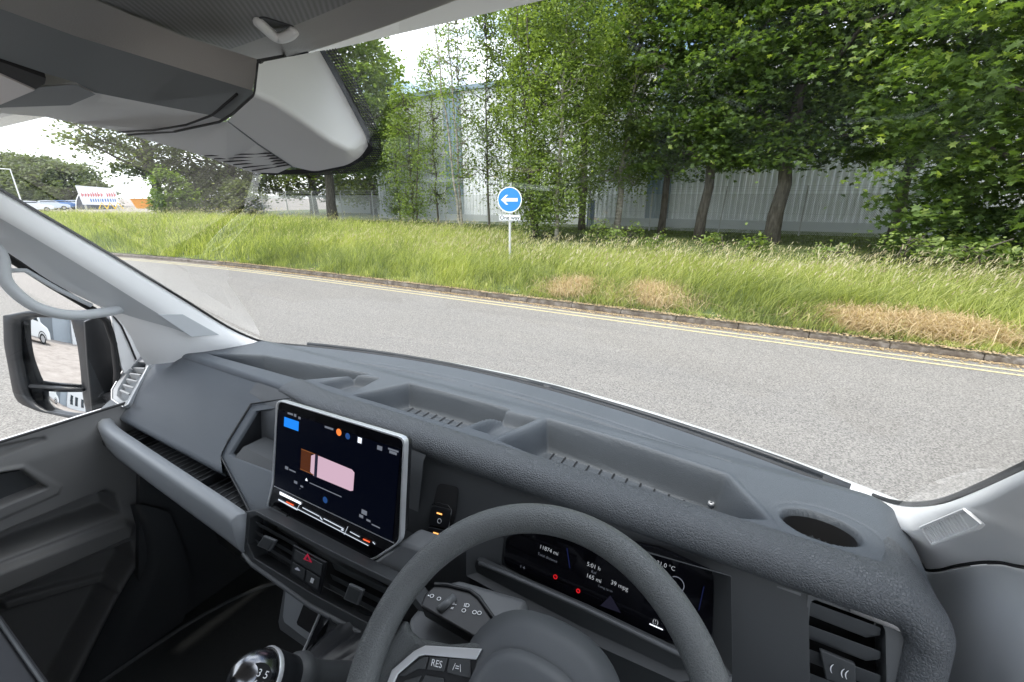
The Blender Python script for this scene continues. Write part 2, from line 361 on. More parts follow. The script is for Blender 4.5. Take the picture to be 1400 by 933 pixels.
MAPLE = np.array([(0, -.45), (.12, -.12), (.5, -.2), (.34, .05), (.55, .28), (.22, .25), (0, .6), (-.22, .25), (-.55, .28), (-.34, .05), (-.5, -.2), (-.12, -.12)])
RHOMB = np.array([(0, -.5), (.28, 0), (0, .5), (-.28, 0)])
OVAL = np.array([(0, -.5), (.3, -.2), (.32, .15), (0, .5), (-.32, .15), (-.3, -.2)])
def leaf_cloud(name, C, size, shape, mat, parent, up=.6, tint=None, droop=0.):
    N = len(C); k = len(shape); nrm = rng.normal(0, 1, (N, 3)); nrm[:, 2] = np.abs(nrm[:, 2]) * (1 + up * 2) + up; nrm /= np.linalg.norm(nrm, axis=1)[:, None]
    a = rng.normal(0, 1, (N, 3)); a[:, 2] -= droop * 2; a -= (a * nrm).sum(1)[:, None] * nrm; a /= np.linalg.norm(a, axis=1)[:, None]; b = np.cross(nrm, a)
    sz = size * rng.uniform(.65, 1.25, N)
    V = C[:, None, :] + (shape[None, :, 0, None] * b[:, None, :] + shape[None, :, 1, None] * a[:, None, :]) * sz[:, None, None]
    V += nrm[:, None, :] * (-(np.abs(shape[:, 0]) ** 1.5)[None, :, None] * .35 * sz[:, None, None])
    t = rng.uniform(0, 1, N) ** 1.4 if tint is None else np.clip(tint, 0, 1)
    return fastmesh(name, V.reshape(-1, 3), np.arange(N * k).reshape(N, k), mat, parent, np.repeat(t, k))
def limb_path(a, b, wob, n=7):
    a = np.array(a, float); b = np.array(b, float); out = []
    j = rng.normal(0, wob, (n, 3))
    for i in range(n):
        t = i / (n - 1); p = a + (b - a) * t; p = p + j[i] * math.sin(math.pi * t); out.append(tuple(p))
    return out
def tree(name, x, y, z0, h, crown_lo, rad, trunk_r, clumps, per, leaf, shape, mat, bark, label, cat, group=None, flat=.35, clump_r=.7, lean=(0, 0), hollow=.35, multi=1, droop=0., squash=1.0, top_taper=.6, cut=None, tint0=0., limbs=26):
    root = empty(name, (x, y, z0), label, cat, group)
    top = np.array([x + lean[0], y + lean[1], z0 + h])
    tr = MB()
    for q in range(multi):
        off = rng.normal(0, .25, 2) if multi > 1 else (0, 0)
        tt = top + np.array([off[0] * 4, off[1] * 4, -q * .8]) * (1 if multi > 1 else 0)
        pth = limb_path((x + off[0] * .4, y + off[1] * .4, z0 - .1), (tt[0], tt[1], z0 + h * .92), trunk_r * .3 + .04, 12)
        tr.tube(pth, [trunk_r * (1.12 if i == 0 else 1) * (1 - .9 * i / 11) + .008 for i in range(12)], 10)
    # clump centres in a crown that narrows upward
    C = []; 
    while len(C) < clumps:
        u = rng.uniform(0, 1); zc = crown_lo + (h - crown_lo) * u
        prof = math.sqrt(max(0.02, 1 - ((u - .38) / .66) ** 2)) if u > .38 else (.62 + u)
        rr = rad * min(1, prof) * (1 - (1 - top_taper) * u * .3)
        ang = rng.uniform(0, 2 * math.pi); rd = rr * math.sqrt(rng.uniform(hollow ** 2, 1)) * rng.uniform(.85, 1.12)
        c = np.array([x + lean[0] * zc / h + math.cos(ang) * rd, y + lean[1] * zc / h + math.sin(ang) * rd * squash, z0 + zc])
        if cut is not None and not cut(c): continue
        C.append(c)
    C = np.array(C)
    axis = lambda zc: np.array([x + lean[0] * zc / h, y + lean[1] * zc / h, z0 + zc])
    for c in C[rng.permutation(len(C))[:limbs]]:
        zc = max(crown_lo * 1.05, (c[2] - z0) - np.hypot(c[0] - x, c[1] - y) * .55)
        tr.tube(limb_path(axis(min(zc, h * .85)), c, .18, 6), [trunk_r * .32 * (1 - i / 6.5) + .008 for i in range(6)], 6)
    tr.build('trunk', bark, root, smooth=True)
    # leaves in flattened sprays, tips lower than the heart
    n = clumps * per; idx = np.repeat(np.arange(clumps), per); cr = clump_r * rng.uniform(.55, 1.25, clumps)[idx]
    g3 = rng.normal(0, .45, (n, 3)); rad2 = np.hypot(g3[:, 0], g3[:, 1]); P = C[idx] + g3 * cr[:, None] * np.array([1, 1, flat]); P[:, 2] -= rad2 ** 2 * cr * (.3 + droop)
    hgt = (P[:, 2] - z0) / h
    tn = rng.uniform(0, .75, n) * .6 + rng.uniform(0, .5, clumps)[idx] + tint0
    tn = np.where(rng.uniform(0, 1, n) > .985, 1, tn)
    leaf_cloud('crown', P, leaf, shape, mat, root, tint=tn, droop=droop)
    return root
GZ = .22
MG = 'broadleaf trees behind the verge'
def place(px, Yv): d = ray(px, 270); return d[0] / d[1] * Yv
# large maples on the right
tree('maple_tree', place(962, 20.5), 20.5, GZ, 13, 3.0, 5.2, .21, 540, 62, .19, MAPLE, M_maple, M_bark, 'dark maple with leaning trunk, between the sign and the thickest maple trunk', 'tree', MG, squash=.7, flat=.28, clump_r=1.0, lean=(.5, 0), hollow=.3)
tree('maple_tree', place(1066, 19.5), 19.5, GZ, 13, 2.9, 5.0, .27, 560, 62, .19, MAPLE, M_maple, M_bark, 'maple with the thickest straight trunk, right of the leaning pale fence post', 'tree', MG, squash=.7, flat=.28, clump_r=1.0, hollow=.3)
tree('maple_tree', 6.0, 14.8, GZ - .1, 12.5, .7, 4.5, .28, 1000, 66, .17, MAPLE, M_maple, M_bark, 'nearest maple at the far right, its bright low branches hanging down to the long grass', 'tree', MG, flat=.28, clump_r=.85, hollow=.35, tint0=.06)
tree('maple_tree', place(1235, 21.5), 21.5, GZ, 13, 3.0, 4.6, .22, 360, 60, .20, MAPLE, M_maple, M_bark, 'maple between the thickest trunk and the nearest low hanging one', 'tree', MG, squash=.7, flat=.3, clump_r=1.0, hollow=.2)
tree('maple_tree', 12.5, 19.0, GZ, 14, 1.6, 4.8, .3, 460, 55, .20, MAPLE, M_maple, M_bark, 'maple at the right edge, mostly hidden behind the low hanging branches', 'tree', MG, flat=.3, clump_r=1.0)
tree('maple_tree', place(900, 24.5) + .6, 23.0, GZ, 13, 2.6, 4.2, .17, 260, 50, .18, MAPLE, M_maple, M_bark, 'slim young maple standing close to the grey stripe of the warehouse', 'tree', MG, flat=.3, clump_r=.9)
tree('maple_tree', place(1069, 22.5), 22.5, GZ, 13.5, 4.8, 4.6, .2, 260, 55, .20, MAPLE, M_maple, M_bark, 'tall maple behind the others whose crown fills the gap above the fence', 'tree', MG, squash=.7, flat=.3, clump_r=1.0, hollow=.2)
tree('maple_tree', place(797, 23.0), 23.0, GZ, 13, 5.6, 3.6, .18, 190, 50, .19, MAPLE, M_maple, M_bark, 'maple crown reaching over the white birches near the warehouse wall', 'tree', MG, flat=.3, clump_r=.9, hollow=.1)
# light feathery trees in the middle
BG = 'slender pale trees behind the sign'
def birch(px, Yv, h, rad, lo, label, clumps=230, per=60, r=.09, multi=1, leaf=.14, bark=None, lean=(0, 0), shape=RHOMB, mat=None, kind='birch_tree'):
    return tree(kind, place(px, Yv), Yv, GZ, h, lo, rad * 1.08, r, int(clumps * 1.1), per, leaf, shape, mat or M_birch, bark or M_bark, label, 'tree', BG, flat=.9, clump_r=.55, hollow=.05, multi=multi, droop=.9, lean=lean, limbs=46)
birch(845, 20.5, 11.5, 1.9, 2.4, 'birch with white peeling trunk, left of the dark maples', 300, r=.15, bark=M_bbark, lean=(.5, 0))
birch(797, 24.5, 11, 2.0, 2.0, 'ivy clad birch with dark trunk by the dark blue post', 300, r=.20)
birch(762, 16.5, 10.5, 1.55, 1.2, 'pale stemmed birch just right of the round blue sign', 330, r=.075, bark=M_bbark, lean=(.2, 0))
birch(732, 17.5, 10, 1.5, .8, 'bushy birch with several stems close behind the sign', 300, r=.06, multi=3)
birch(702, 19.5, 10, 1.5, 1.6, 'thin birch rising directly behind the blue sign', 200, r=.06)
birch(668, 18.0, 9.6, 1.2, 2.2, 'sparse young birch left of the sign, nearer of the thin pair', 110, 36, r=.05)
birch(632, 16.8, 9.8, 1.25, 2.4, 'sparse sapling with two bare pale stems left of the sign', 100, 34, r=.055, multi=2, bark=M_bbark)
birch(597, 20.0, 9.0, 1.3, 1.4, 'sparse sapling in front of the blue grey corner strip', 110, 36, r=.05)
birch(562, 17.5, 6.6, 1.1, .9, 'short sapling nearest the tall clipped looking tree', 130, 38, r=.045, multi=2)
birch(545, 22.5, 7.4, 1.3, .8, 'bushy sapling below the tall tree at the warehouse end', 150, 40, r=.05)
# left: tall dense tree whose trunk shows under the mirror cover
tree('lime_tree', -26.0, 21.0, .45, 14.2, 3.2, 6.1, .34, 900, 60, .25, OVAL, M_lime, M_bark, 'tall dense lime tree with bright green outer leaves behind the overhead cover', 'tree', MG, flat=.45, clump_r=1.0)
LG = 'oak trees along the fence on the left'
tree('oak_tree', -40.5, 30.5, .4, 10.8, 1.6, 5.2, .40, 300, 50, .30, OVAL, M_oak, M_bark, 'oak behind the fence, right beside the lime tree trunk', 'tree', LG, flat=.45, clump_r=1.3)
tree('oak_tree', -46.5, 26.5, .4, 11.5, 2.2, 5.4, .42, 320, 50, .30, OVAL, M_oak, M_bark, 'oak behind the fence, middle one of the left group, dark trunk', 'tree', LG, flat=.45, clump_r=1.3)
tree('oak_tree', -47.0, 19.8, .4, 12.4, 3.4, 5.4, .45, 300, 50, .30, OVAL, M_oak, M_bark, 'spreading oak furthest left with sky showing through its ragged branches', 'tree', LG, flat=.4, clump_r=1.3, hollow=.2)
tree('oak_tree', -33.5, 32.0, .4, 10.0, 1.2, 4.6, .3, 240, 50, .28, OVAL, M_oak, M_bark, 'dark oak behind the fence near the warehouse end', 'tree', LG, flat=.45, clump_r=1.3)
# bushes along the fence foot
BU = 'shrubs along the fence'
for i, (px, Yv, h, r, lab) in enumerate([(270, 22, 3.0, 2.2, 'round dark shrub at the left end of the fence'), (330, 23.5, 2.6, 2.2, 'dark shrub behind the second fence post'), (300, 30, 5.0, 3.2, 'tall thicket shrub below the oaks'),
        (235, 18, 3.4, 1.6, 'bright green shrub beside the hoarding')]):
    tree('shrub', place(px, Yv), Yv, .5, h, .1, r, .06, 90, 45, .24, OVAL, M_oak if i < 3 else M_lime, M_bark, lab, 'shrub', BU, flat=.7, clump_r=.7, limbs=8)
# low weeds under the maples
WG = 'bramble plants under the maples'
for i, (px, Yv, h, r, lab) in enumerate([(862, 14.5, .95, .8, 'bramble at the foot of the white birch'), (905, 13.6, .6, .5, 'yellowish bramble left of the leaning maple trunk'), (985, 13.2, .7, .6, 'bramble between the two maple trunks'),
        (1045, 13.2, .75, .6, 'tall bramble in front of the thickest maple trunk'), (1150, 12.8, .6, .7, 'bramble under the low maple branches'), (820, 15.5, .9, .7, 'bramble right of the ivy clad trunk'), (1260, 12.0, 1.1, 1.1, 'dark bramble at the edge of the nearest maple'), (1370, 11.2, 1.0, 1.0, 'bramble at the right edge with pale umbels')]):
    tree('bramble', place(px, Yv), Yv, .38, h * .75, .05, r * .75, .02, 15, 24, .085, OVAL, M_lime if i in (1, 3) else M_birch, M_bark, lab, 'shrub', WG, flat=.9, clump_r=.28, limbs=3)
# far wooded hillside on the left
FG = 'distant trees on the far left'
for i, (px, dd, h, lab) in enumerate([(-30, 150, 10.5, 'hazy distant tree left of the street lamp'), (22, 150, 11, 'hazy distant tree behind the street lamp'), (62, 140, 10, 'hazy distant tree with rounded top right of the lamp'), (98, 132, 8.5, 'hazy distant tree beside the curved dark roof')]):
    d = ray(px, 270); q = d / np.linalg.norm(d[:2]) * dd
    tree('distant_tree', q[0], q[1], 0, h, .3, 7.5, .4, 240, 42, .6, OVAL, M_far, M_bark, lab, 'tree', FG, flat=.6, clump_r=2.4, limbs=6)

# -- long grass
def blades(name, X, Y, Z, hgt, wid, leanx, mat, tint, bend=.45, kind='stuff', seg=3):
    N = len(X); ang = rng.uniform(0, 2 * math.pi, N); wd = np.stack([np.cos(ang), np.sin(ang), np.zeros(N)], 1) * wid[:, None] * .5
    la = rng.normal(0, 1, (N, 2)) * .28 + np.stack([leanx, np.zeros(N)], 1)
    V = []
    ts = [0, .4, .75, 1]; ws = [1, .85, .55, .04]
    for t, q in zip(ts, ws):
        c = np.stack([X + la[:, 0] * hgt * t ** 2, Y + la[:, 1] * hgt * t ** 2, Z + hgt * (t - bend * .35 * t ** 3 * (1 + np.abs(la[:, 0])))], 1)
        V += [c - wd * q, c + wd * q]
    V = np.stack(V, 1); k = 8; base = np.arange(N)[:, None] * k
    F = np.concatenate([base + np.array([[2 * i, 2 * i + 1, 2 * i + 3, 2 * i + 2]]) for i in range(3)], 0)
    return fastmesh(name, V.reshape(-1, 3), F, mat, None, np.repeat(tint, k))
def fld(x, y, s, ph=0): return np.sin(x * s + ph) * np.cos(y * s * 1.3 + ph * 2) + .5 * np.sin(x * s * 2.3 + y * s * 1.7 + ph)
dry = [(-2.95, 7.95, .42, .42), (-1.6, 8.05, .5, .5), (1.45, 7.75, .62, .30), (2.3, 7.8, .55, .28)]
def drymask(x, y): return np.max([np.exp(-((x - a) / c) ** 2 - ((y - b) / d) ** 2) for a, b, c, d in dry], 0)
N = 150000
X = np.where(rng.uniform(0, 1, N) < .72, rng.uniform(-13, 8.5, N), rng.uniform(-42, -12, N))
dd = rng.uniform(0, 1, N) ** 1.25 * np.where(X < -8, 8.5, 4.3)
Y = kerb_y(X) + .10 + dd
edge = sstep(-.05, .9, dd + .2 * fld(X, Y, 1.9)); f1 = fld(X, Y, .9, 1.3) * .6 + .7 * fld(X, Y, 3.1, .4) * .8 + .4 * fld(X, Y, 6.7, 2.2)
hg = (.10 + .38 * edge + .10 * f1) * rng.uniform(.45, 1.25, N); hg *= np.where(X < -8, 1.1, 1.0)
dm = drymask(X, Y); keep = rng.uniform(0, 1, N) > dm * 1.15
tn = np.clip(.40 + .14 * fld(X, Y, .6, 2) + .12 * fld(X, Y, 4.1, 1) + rng.normal(0, .24, N), 0, 1)
sel = keep & (hg > .04)
g = blades('long_grass', X[sel], Y[sel], verge_z(X, Y)[sel], hg[sel], np.where(X < -12, .018, .011)[sel] * rng.uniform(.7, 1.4, sel.sum()), .22 + .20 * f1[sel] + rng.normal(0, .22, sel.sum()), M_grass, tn[sel]); tag(g, kind='stuff')
# flowering stalks
N = 13000; X = np.where(rng.uniform(0, 1, N) < .6, rng.uniform(-12, 7, N), rng.uniform(-38, -10, N)); dd = 1.0 + rng.uniform(0, 1, N) * np.where(X < -8, 7, 3.4)
Y = kerb_y(X) + .15 + dd; hs = rng.uniform(.5, .9, N)
g = blades('grass_stalk', X, Y, verge_z(X, Y), hs, np.full(N, .007), rng.normal(.45, .2, N), M_grass, rng.uniform(.6, 1, N)); tag(g, kind='stuff')
N2 = 6500; i2 = rng.permutation(N)[:N2]
la = .45; hx = X[i2] + la * hs[i2] * .9
g = blades('seed_head', hx, Y[i2], verge_z(X[i2], Y[i2]) + hs[i2] * .80, rng.uniform(.10, .18, N2), np.full(N2, .016), rng.normal(.7, .3, N2), M_seed, rng.uniform(0, 1, N2), bend=1.2); tag(g, kind='stuff')
# dry strawy patches
XX = []; YY = []
for a, b, c, d in dry: XX.append(rng.normal(a, c * .72, 3000)); YY.append(rng.normal(b, d * .75, 3000))
X = np.concatenate(XX); Y = np.concatenate(YY); ok = Y > kerb_y(X) + .15; X = X[ok]; Y = Y[ok]
g = blades('dry_grass', X, Y, verge_z(X, Y), rng.uniform(.18, .62, len(X)), np.full(len(X), .011), rng.normal(.3, .8, len(X)), M_dry, rng.uniform(0, 1, len(X)), bend=1.5); tag(g, kind='stuff')
# short lawn tufts
N = 60000; X = rng.uniform(-32, 14, N); Y = rng.uniform(11.5, 27, N)
g = blades('lawn_tuft', X, Y, verge_z(X, Y), rng.uniform(.03, .09, N), np.full(N, .03), np.zeros(N), leaf_mat('lawn_blades', (.06, .085, .02), (.12, .15, .04)), rng.uniform(0, 1, N)); tag(g, kind='stuff')
# leaf litter along the kerb
N = 11000; X = rng.uniform(-14, 5, N); Y = kerb_y(X) + rng.exponential(.05, N) * rng.choice([-1, 2.2], N); Zl = np.where(Y > kerb_y(X), .115, .013) + np.where(Y > kerb_y(X) + .14, .01, 0)
g = leaf_cloud('leaf_litter', np.stack([X, Y, Zl], 1), .035, OVAL, M_dry, None, up=4); tag(g, kind='stuff')

# -- one way sign
SX, SY, SZ = -5.5, 9.72, H - .05
rt2 = Vector((math.cos(YAW * .75), math.sin(YAW * .75), 0)); nrm2 = Vector((rt2.y, -rt2.x, 0))
sg = empty('road_sign', (SX, SY, .2), 'round blue sign with white left arrow and One way plate on a pale post', 'road sign')
def disc(c, r0, r1, z0, z1, seg=48):
    m = MB(); Mx = Matrix((rt2, Vector((0, 0, 1)), nrm2)).transposed()
    m.lathe(c, [(max(r0, 0.0001), z0), (max(r0, .0001), z1), (r1, z1), (r1, z0), (max(r0, .0001), z0)], seg, Mx); return m
M_blue = pm('sign_blue', (.015, .21, .62), .35, var=.05); M_sw = pm('sign_white', (.80, .82, .84), .4, var=.04); M_galv = pm('galvanised', (.42, .43, .44), .45, metal=.6, var=.15)
c0 = (SX, SY, SZ)
pl_ = disc(c0, 0, .285, 0, .004).build('blue_disc', M_blue, sg)
disc(c0, .282, .305, -.002, .006).build('white_border', M_sw, sg)
def onsign(u, v, o=.007): return Vector(c0) + rt2 * u + Vector((0, 0, v)) + nrm2 * o
ar = [(-.215, 0), (-.09, .115), (-.035, .115), (-.105, .04), (.20, .04), (.20, -.04), (-.105, -.04), (-.035, -.115), (-.09, -.115)]
MB().prism([onsign(*q) for q in ar], nrm2 * .002).build('white_arrow', M_sw, sg)
pt = MB().prism([onsign(a, b, -.002) for a, b in ((-.27, -.355), (.27, -.355), (.27, -.50), (-.27, -.50))], nrm2 * .004).build('name_plate', M_sw, sg, bevel=.0)
bd = MB()
for a, b, c, d in ((-.26, .26, -.363, -.368), (-.26, .26, -.487, -.492), (-.262, -.257, -.363, -.492), (.257, .262, -.363, -.492)): bd.prism([onsign(a, c, .003), onsign(b, c, .003), onsign(b, d, .003), onsign(a, d, .003)], nrm2 * .001)
bd.build('plate_border', M_black, pt)
text_mesh('plate_lettering', 'One way', onsign(0, -.43, .0035), rt2, (0, 0, 1), .135, M_black, pt, depth=.0005, bold=.002)
MB().tube([(SX - nrm2.x * .04, SY - nrm2.y * .04, 0), (SX - nrm2.x * .04, SY - nrm2.y * .04, SZ + .1)], .03, 12).build('post', pm('post_grey', (.55, .56, .56), .5, var=.1), sg)
for zz in (.18, -.15, -.43): MB().box(Vector(c0) + Vector((0, 0, zz)) - nrm2 * .02, (.14, .03, .035), rz=YAW * .75).build('clamp', M_galv, sg)

# -- fence
FY = 24.0
M_wire = newmat('chain_link'); _n = M_wire.node_tree.nodes; _l = M_wire.node_tree.links; _b = _n['Principled BSDF']
_b.inputs['Base Color'].default_value = (.42, .44, .43, 1); _b.inputs['Metallic'].default_value = .3; _b.inputs['Roughness'].default_value = .5
_t = _n.new('ShaderNodeTexCoord'); _s = _n.new('ShaderNodeSeparateXYZ'); _l.new(_t.outputs['Object'], _s.inputs[0])
def _band(sgn):
    a = _n.new('ShaderNodeMath'); a.operation = 'MULTIPLY_ADD'; a.inputs[1].default_value = sgn; _l.new(_s.outputs['Z'], a.inputs[0]); _l.new(_s.outputs['X'], a.inputs[2])
    b = _n.new('ShaderNodeMath'); b.operation = 'PINGPONG'; b.inputs[1].default_value = .04; _l.new(a.outputs[0], b.inputs[0])
    c = _n.new('ShaderNodeMath'); c.operation = 'LESS_THAN'; c.inputs[1].default_value = .0075; _l.new(b.outputs[0], c.inputs[0]); return c
_a = _n.new('ShaderNodeMath'); _a.operation = 'MAXIMUM'; _l.new(_band(1.0).outputs[0], _a.inputs[0]); _l.new(_band(-1.0).outputs[0], _a.inputs[1]); _l.new(_a.outputs[0], _b.inputs['Alpha'])
fe = empty('wire_fence', (-14, FY, .2), 'long chain link fence with pale posts in front of the white warehouse', 'fence')
x = -52.0; k = 0; xs_p = []
M_post = pm('fence_post_concrete', (.42, .42, .40), .8, var=.15)
while x < 20:
    xs_p.append(x); p = MB(); lx = .10 if abs(x - place(1007, FY)) < 1.2 else 0
    p.box((x + lx * .5, FY, 1.25), (.06, .06, 2.0), M=Matrix.Rotation(lx * .6, 3, 'Y')); p.box((x + lx, FY + .06, 2.32), (.05, .05, .2), M=Matrix.Rotation(-.5, 3, 'X'))
    p.build('post', M_post, fe); x += 3.35
MB().add([(-52, FY - .04, .3), (18, FY - .04, .3), (18, FY - .04, 2.05), (-52, FY - .04, 2.05)], [(0, 1, 2, 3)]).build('wire_mesh', M_wire, fe, solid=.004)
wr = MB()
for zz, yo in ((2.2, .02), (2.3, .07), (2.4, .12), (1.2, -.045), (2.05, -.045)): wr.tube([(-52, FY + yo, zz), (18, FY + yo, zz)], .007, 4)
wr.build('strand_wire', M_galv, fe)

# -- warehouse
def cladding(name, c0, c1, period=.30):
    m = newmat(name); n = m.node_tree.nodes; l = m.node_tree.links; b = n['Principled BSDF']; t = n.new('ShaderNodeTexCoord'); s_ = n.new('ShaderNodeSeparateXYZ'); l.new(t.outputs['Object'], s_.inputs[0])
    z = n.new('ShaderNodeTexNoise'); z.inputs['Scale'].default_value = .6; z.inputs['Detail'].default_value = 6; mp = n.new('ShaderNodeMapping'); mp.inputs['Scale'].default_value = (1.5, 1, .25); l.new(t.outputs['Object'], mp.inputs[0]); l.new(mp.outputs[0], z.inputs['Vector'])
    x = n.new('ShaderNodeMix'); x.data_type = 'RGBA'; x.inputs['A'].default_value = (*c0, 1); x.inputs['B'].default_value = (*c1, 1); l.new(z.outputs['Fac'], x.inputs['Factor']); l.new(x.outputs['Result'], b.inputs['Base Color']); b.inputs['Roughness'].default_value = .45
    return m
M_clad = cladding('white_cladding', (.76, .79, .82), (.87, .89, .90)); M_cladb = cladding('blue_grey_cladding', (.20, .27, .33), (.28, .36, .43)); M_cladl = cladding('pale_grey_cladding', (.45, .48, .50), (.56, .58, .60))
wh = empty('warehouse', (-8, 28, .3), 'huge white ribbed metal warehouse with blue grey vertical stripes behind the trees', 'building')
BY = 28.0
def rib_wall(x0, x1, z0, z1, mat, name, parent, y=BY, amp=.07, per=.30):
    m = MB(); pts = []; x = x0
    while x < x1:
        pts += [(x, 0), (min(x + per * .55, x1), 0), (min(x + per * .65, x1), -amp), (min(x + per * .9, x1), -amp)]; x += per
    pts.append((x1, 0)); m.grid([[(a, y + b, z0), (a, y + b, z1)] for a, b in pts]); return m.build(name, mat, parent)
X0 = place(518, BY); xb1 = place(612, BY); xb2 = place(634, BY); xb3 = place(884, BY); xb4 = place(916, BY)
TOPZ = H + .247 * BY + .2
rib_wall(X0, xb1, .2, TOPZ, M_cladl, 'wall_panel', wh); rib_wall(xb1, xb2, .2, TOPZ, M_cladb, 'stripe_panel', wh, y=BY - .03); rib_wall(xb2, xb3, .2, TOPZ, M_clad, 'wall_panel', wh)
rib_wall(xb3, xb4, .2, TOPZ, M_cladb, 'stripe_panel', wh, y=BY - .03); rib_wall(xb4, 26, .2, TOPZ, M_clad, 'wall_panel', wh)
MB().box(((X0 + 26) / 2, BY + 15, TOPZ / 2), (26 - X0 - .1, 29.6, TOPZ - .4)).build('inner_wall', M_cladl, wh)
MB().box(((X0 + 26) / 2, BY - .08, TOPZ + .1), (26 - X0 + .3, .25, .3)).build('eaves_gutter', M_cladb, wh)
MB().prism([(X0 - .1, BY, TOPZ + .25), (X0 - .1, BY + 15, TOPZ + 2.4), (X0 - .1, BY + 30, TOPZ + .25)], (26 - X0 + .2, 0, 0)).build('roof', M_cladl, wh)
MB().box(((X0 + 26) / 2, BY - .12, .45), (26 - X0, .1, .5)).build('plinth', M_cladl, wh)
st_ = MB()
for px in (815, 862, 920): st_.box((place(px, BY), BY - .1, H - .06 * BY * .2 + .1), (.6, .08, .9))
MB().box((place(806, 26), 26.4, 1.0), (.35, .35, 1.5)).build('blue_cabinet', pm('cabinet_blue', (.02, .08, .22), .5), wh)
# lower grey shed visible through the fence left of the warehouse
sh = empty('grey_shed', (-45, 50, 0), 'low grey shed glimpsed through the fence left of the lime tree trunk', 'building')
MB().box((place(490, 36), 39, 1.9), (9, 6, 3.4)).build('wall', M_cladl, sh); MB().box((place(490, 36), 39, 3.7), (9.4, 6.4, .25)).build('roof', M_cladb, sh)

# -- far left: curved roof unit, hoarding, skip, lamp, cars
def far(px, dist): d = ray(px, 270); q = d / np.linalg.norm(d[:2]) * dist; return q[0], q[1]
dv = ray(136, 270); dv = dv / np.linalg.norm(dv[:2]); side = Vector((dv[1], -dv[0], 0)) ; back = Vector((dv[0], dv[1], 0))   # side points to photo right
hx, hy = far(136, 92)
ho = empty('hoarding', (hx, hy, 0), 'white advertising hoarding with red and blue lettering in front of the dark curved roof', 'hoarding')
def hp(u, v, o=0): return Vector((hx, hy, (.75 + (v - 1.3) * .62) if v > .5 else 0)) + side * u * .42 - back * o
MB().prism([hp(-4.9, 1.6), hp(4.9, 1.3), hp(4.9, 5.3), hp(-5.4, 5.9)], back * .12).build('board', M_sw, ho)
M_red = pm('letter_red', (.62, .05, .06), .5); M_lb = pm('letter_blue', (.05, .18, .5), .5)
u = -4.5
while u < 4.3:
    wv_ = random.uniform(.45, .8)
    if random.random() < .85:
        hh = random.uniform(.75, 1.05); a_, b_ = u, u + wv_ * .8
        MB().prism([hp(a_, 3.35, .02), hp(a_ + .18, 3.35, .02), hp(a_ + .18, 3.65, .02), hp(b_, 3.65, .02), hp(b_, 3.9, .02), hp(a_ + .18, 3.9, .02), hp(a_ + .18, 3.35 + hh, .02), hp(a_, 3.35 + hh, .02)], -back * .01).build('red_letter', M_red, ho)
    u += wv_ + .12
u = -2.6
while u < 4.2:
    wv_ = random.uniform(.3, .6); MB().prism([hp(u, 2.2, .02), hp(u + wv_ * .6, 2.2, .02), hp(u + wv_ * .6, 2.9, .02), hp(u, 2.9, .02)], -back * .01).build('blue_letter', M_lb, ho); u += wv_ + .16
for u in (-4.3, 4.4): MB().tube([hp(u, 0, -.2), hp(u, 1.8, -.2)], .12, 8).build('leg', M_galv, ho)
hb, hc = far(128, 104)
cr_ = empty('curved_roof_unit', (hb, hc, 0), 'dark unit with curved white edged roof rising behind the hoarding', 'building')
prof = [(-2.6 + 5.2 * i / 16, 3.6 * math.sin(math.pi * i / 16) ** .6) for i in range(17)]
MB().prism([Vector((hb, hc, z)) + side * u for u, z in prof], back * 18).build('vault', pm('vault_grey', (.09, .10, .12), .6, var=.1), cr_)
MB().tube([Vector((hb, hc, z)) + side * u - back * .1 for u, z in prof], .07, 6).build('roof_edge', M_sw, cr_)
yx, yy_ = far(146, 90)
ya = empty('yellow_barrier', (yx, yy_, 0), 'yellow folding barrier with pointed tops below the hoarding', 'barrier')
zz = MB()
for q in range(3):
    zz.tube([Vector((yx, yy_, .3)) + side * (-1.2 + q * .9), Vector((yx, yy_, 1.2)) + side * (-.75 + q * .9), Vector((yx, yy_, .3)) + side * (-.3 + q * .9)], .08, 6)
zz.build('frame', pm('barrier_yellow', (.75, .5, .04), .5), ya)
ox, oy = far(194, 78)
M_or = pm('skip_orange', (.72, .30, .05), .5, var=.1)
sk = empty('skip', (ox, oy, 0), 'orange open topped skip standing right of the hoarding', 'skip')
MB().prism([Vector((ox, oy, .5)) + side * -.8, Vector((ox, oy, .5)) + side * .8, Vector((ox, oy, 1.7)) + side * 1.2, Vector((ox, oy, 1.7)) + side * -1.2], back * 1.8).build('body', M_or, sk, bevel=.05)
MB().prism([Vector((ox, oy, 1.7)) + side * -1.25 - back * .05, Vector((ox, oy, 1.7)) + side * 1.25 - back * .05, Vector((ox, oy, 1.8)) + side * 1.25 - back * .05, Vector((ox, oy, 1.8)) + side * -1.25 - back * .05], back * 1.9).build('rim', M_or, sk)
fx, fy = far(184, 82)
fl = empty('small_board_sign', (fx, fy, 0), 'small white board sign on a leaning pole above the orange skip', 'sign')
MB().tube([(fx, fy, 0), Vector((fx, fy, 4.1)) - side * .1], .07, 6).build('pole', M_sw, fl)
MB().prism([Vector((fx, fy, 3.2)) + side * -1.3, Vector((fx, fy, 3.35)) + side * .1, Vector((fx, fy, 4.1)) + side * .05, Vector((fx, fy, 3.9)) + side * -1.2], back * .08).build('panel', M_sw, fl)
lx, ly = far(27, 80)
lm = empty('street_lamp', (lx, ly, 0), 'slim pale street lamp with a short arm pointing left, by the parked cars', 'street lamp')
MB().tube([(lx, ly, 0), (lx, ly, 5.1)], [.08, .05], 8).build('pole', M_sw, lm)
ls = Vector((side.x, side.y, 0)); MB().tube([(lx, ly, 5.05), Vector((lx, ly, 5.15)) - ls * 1.6], .05, 6).build('arm', M_sw, lm)
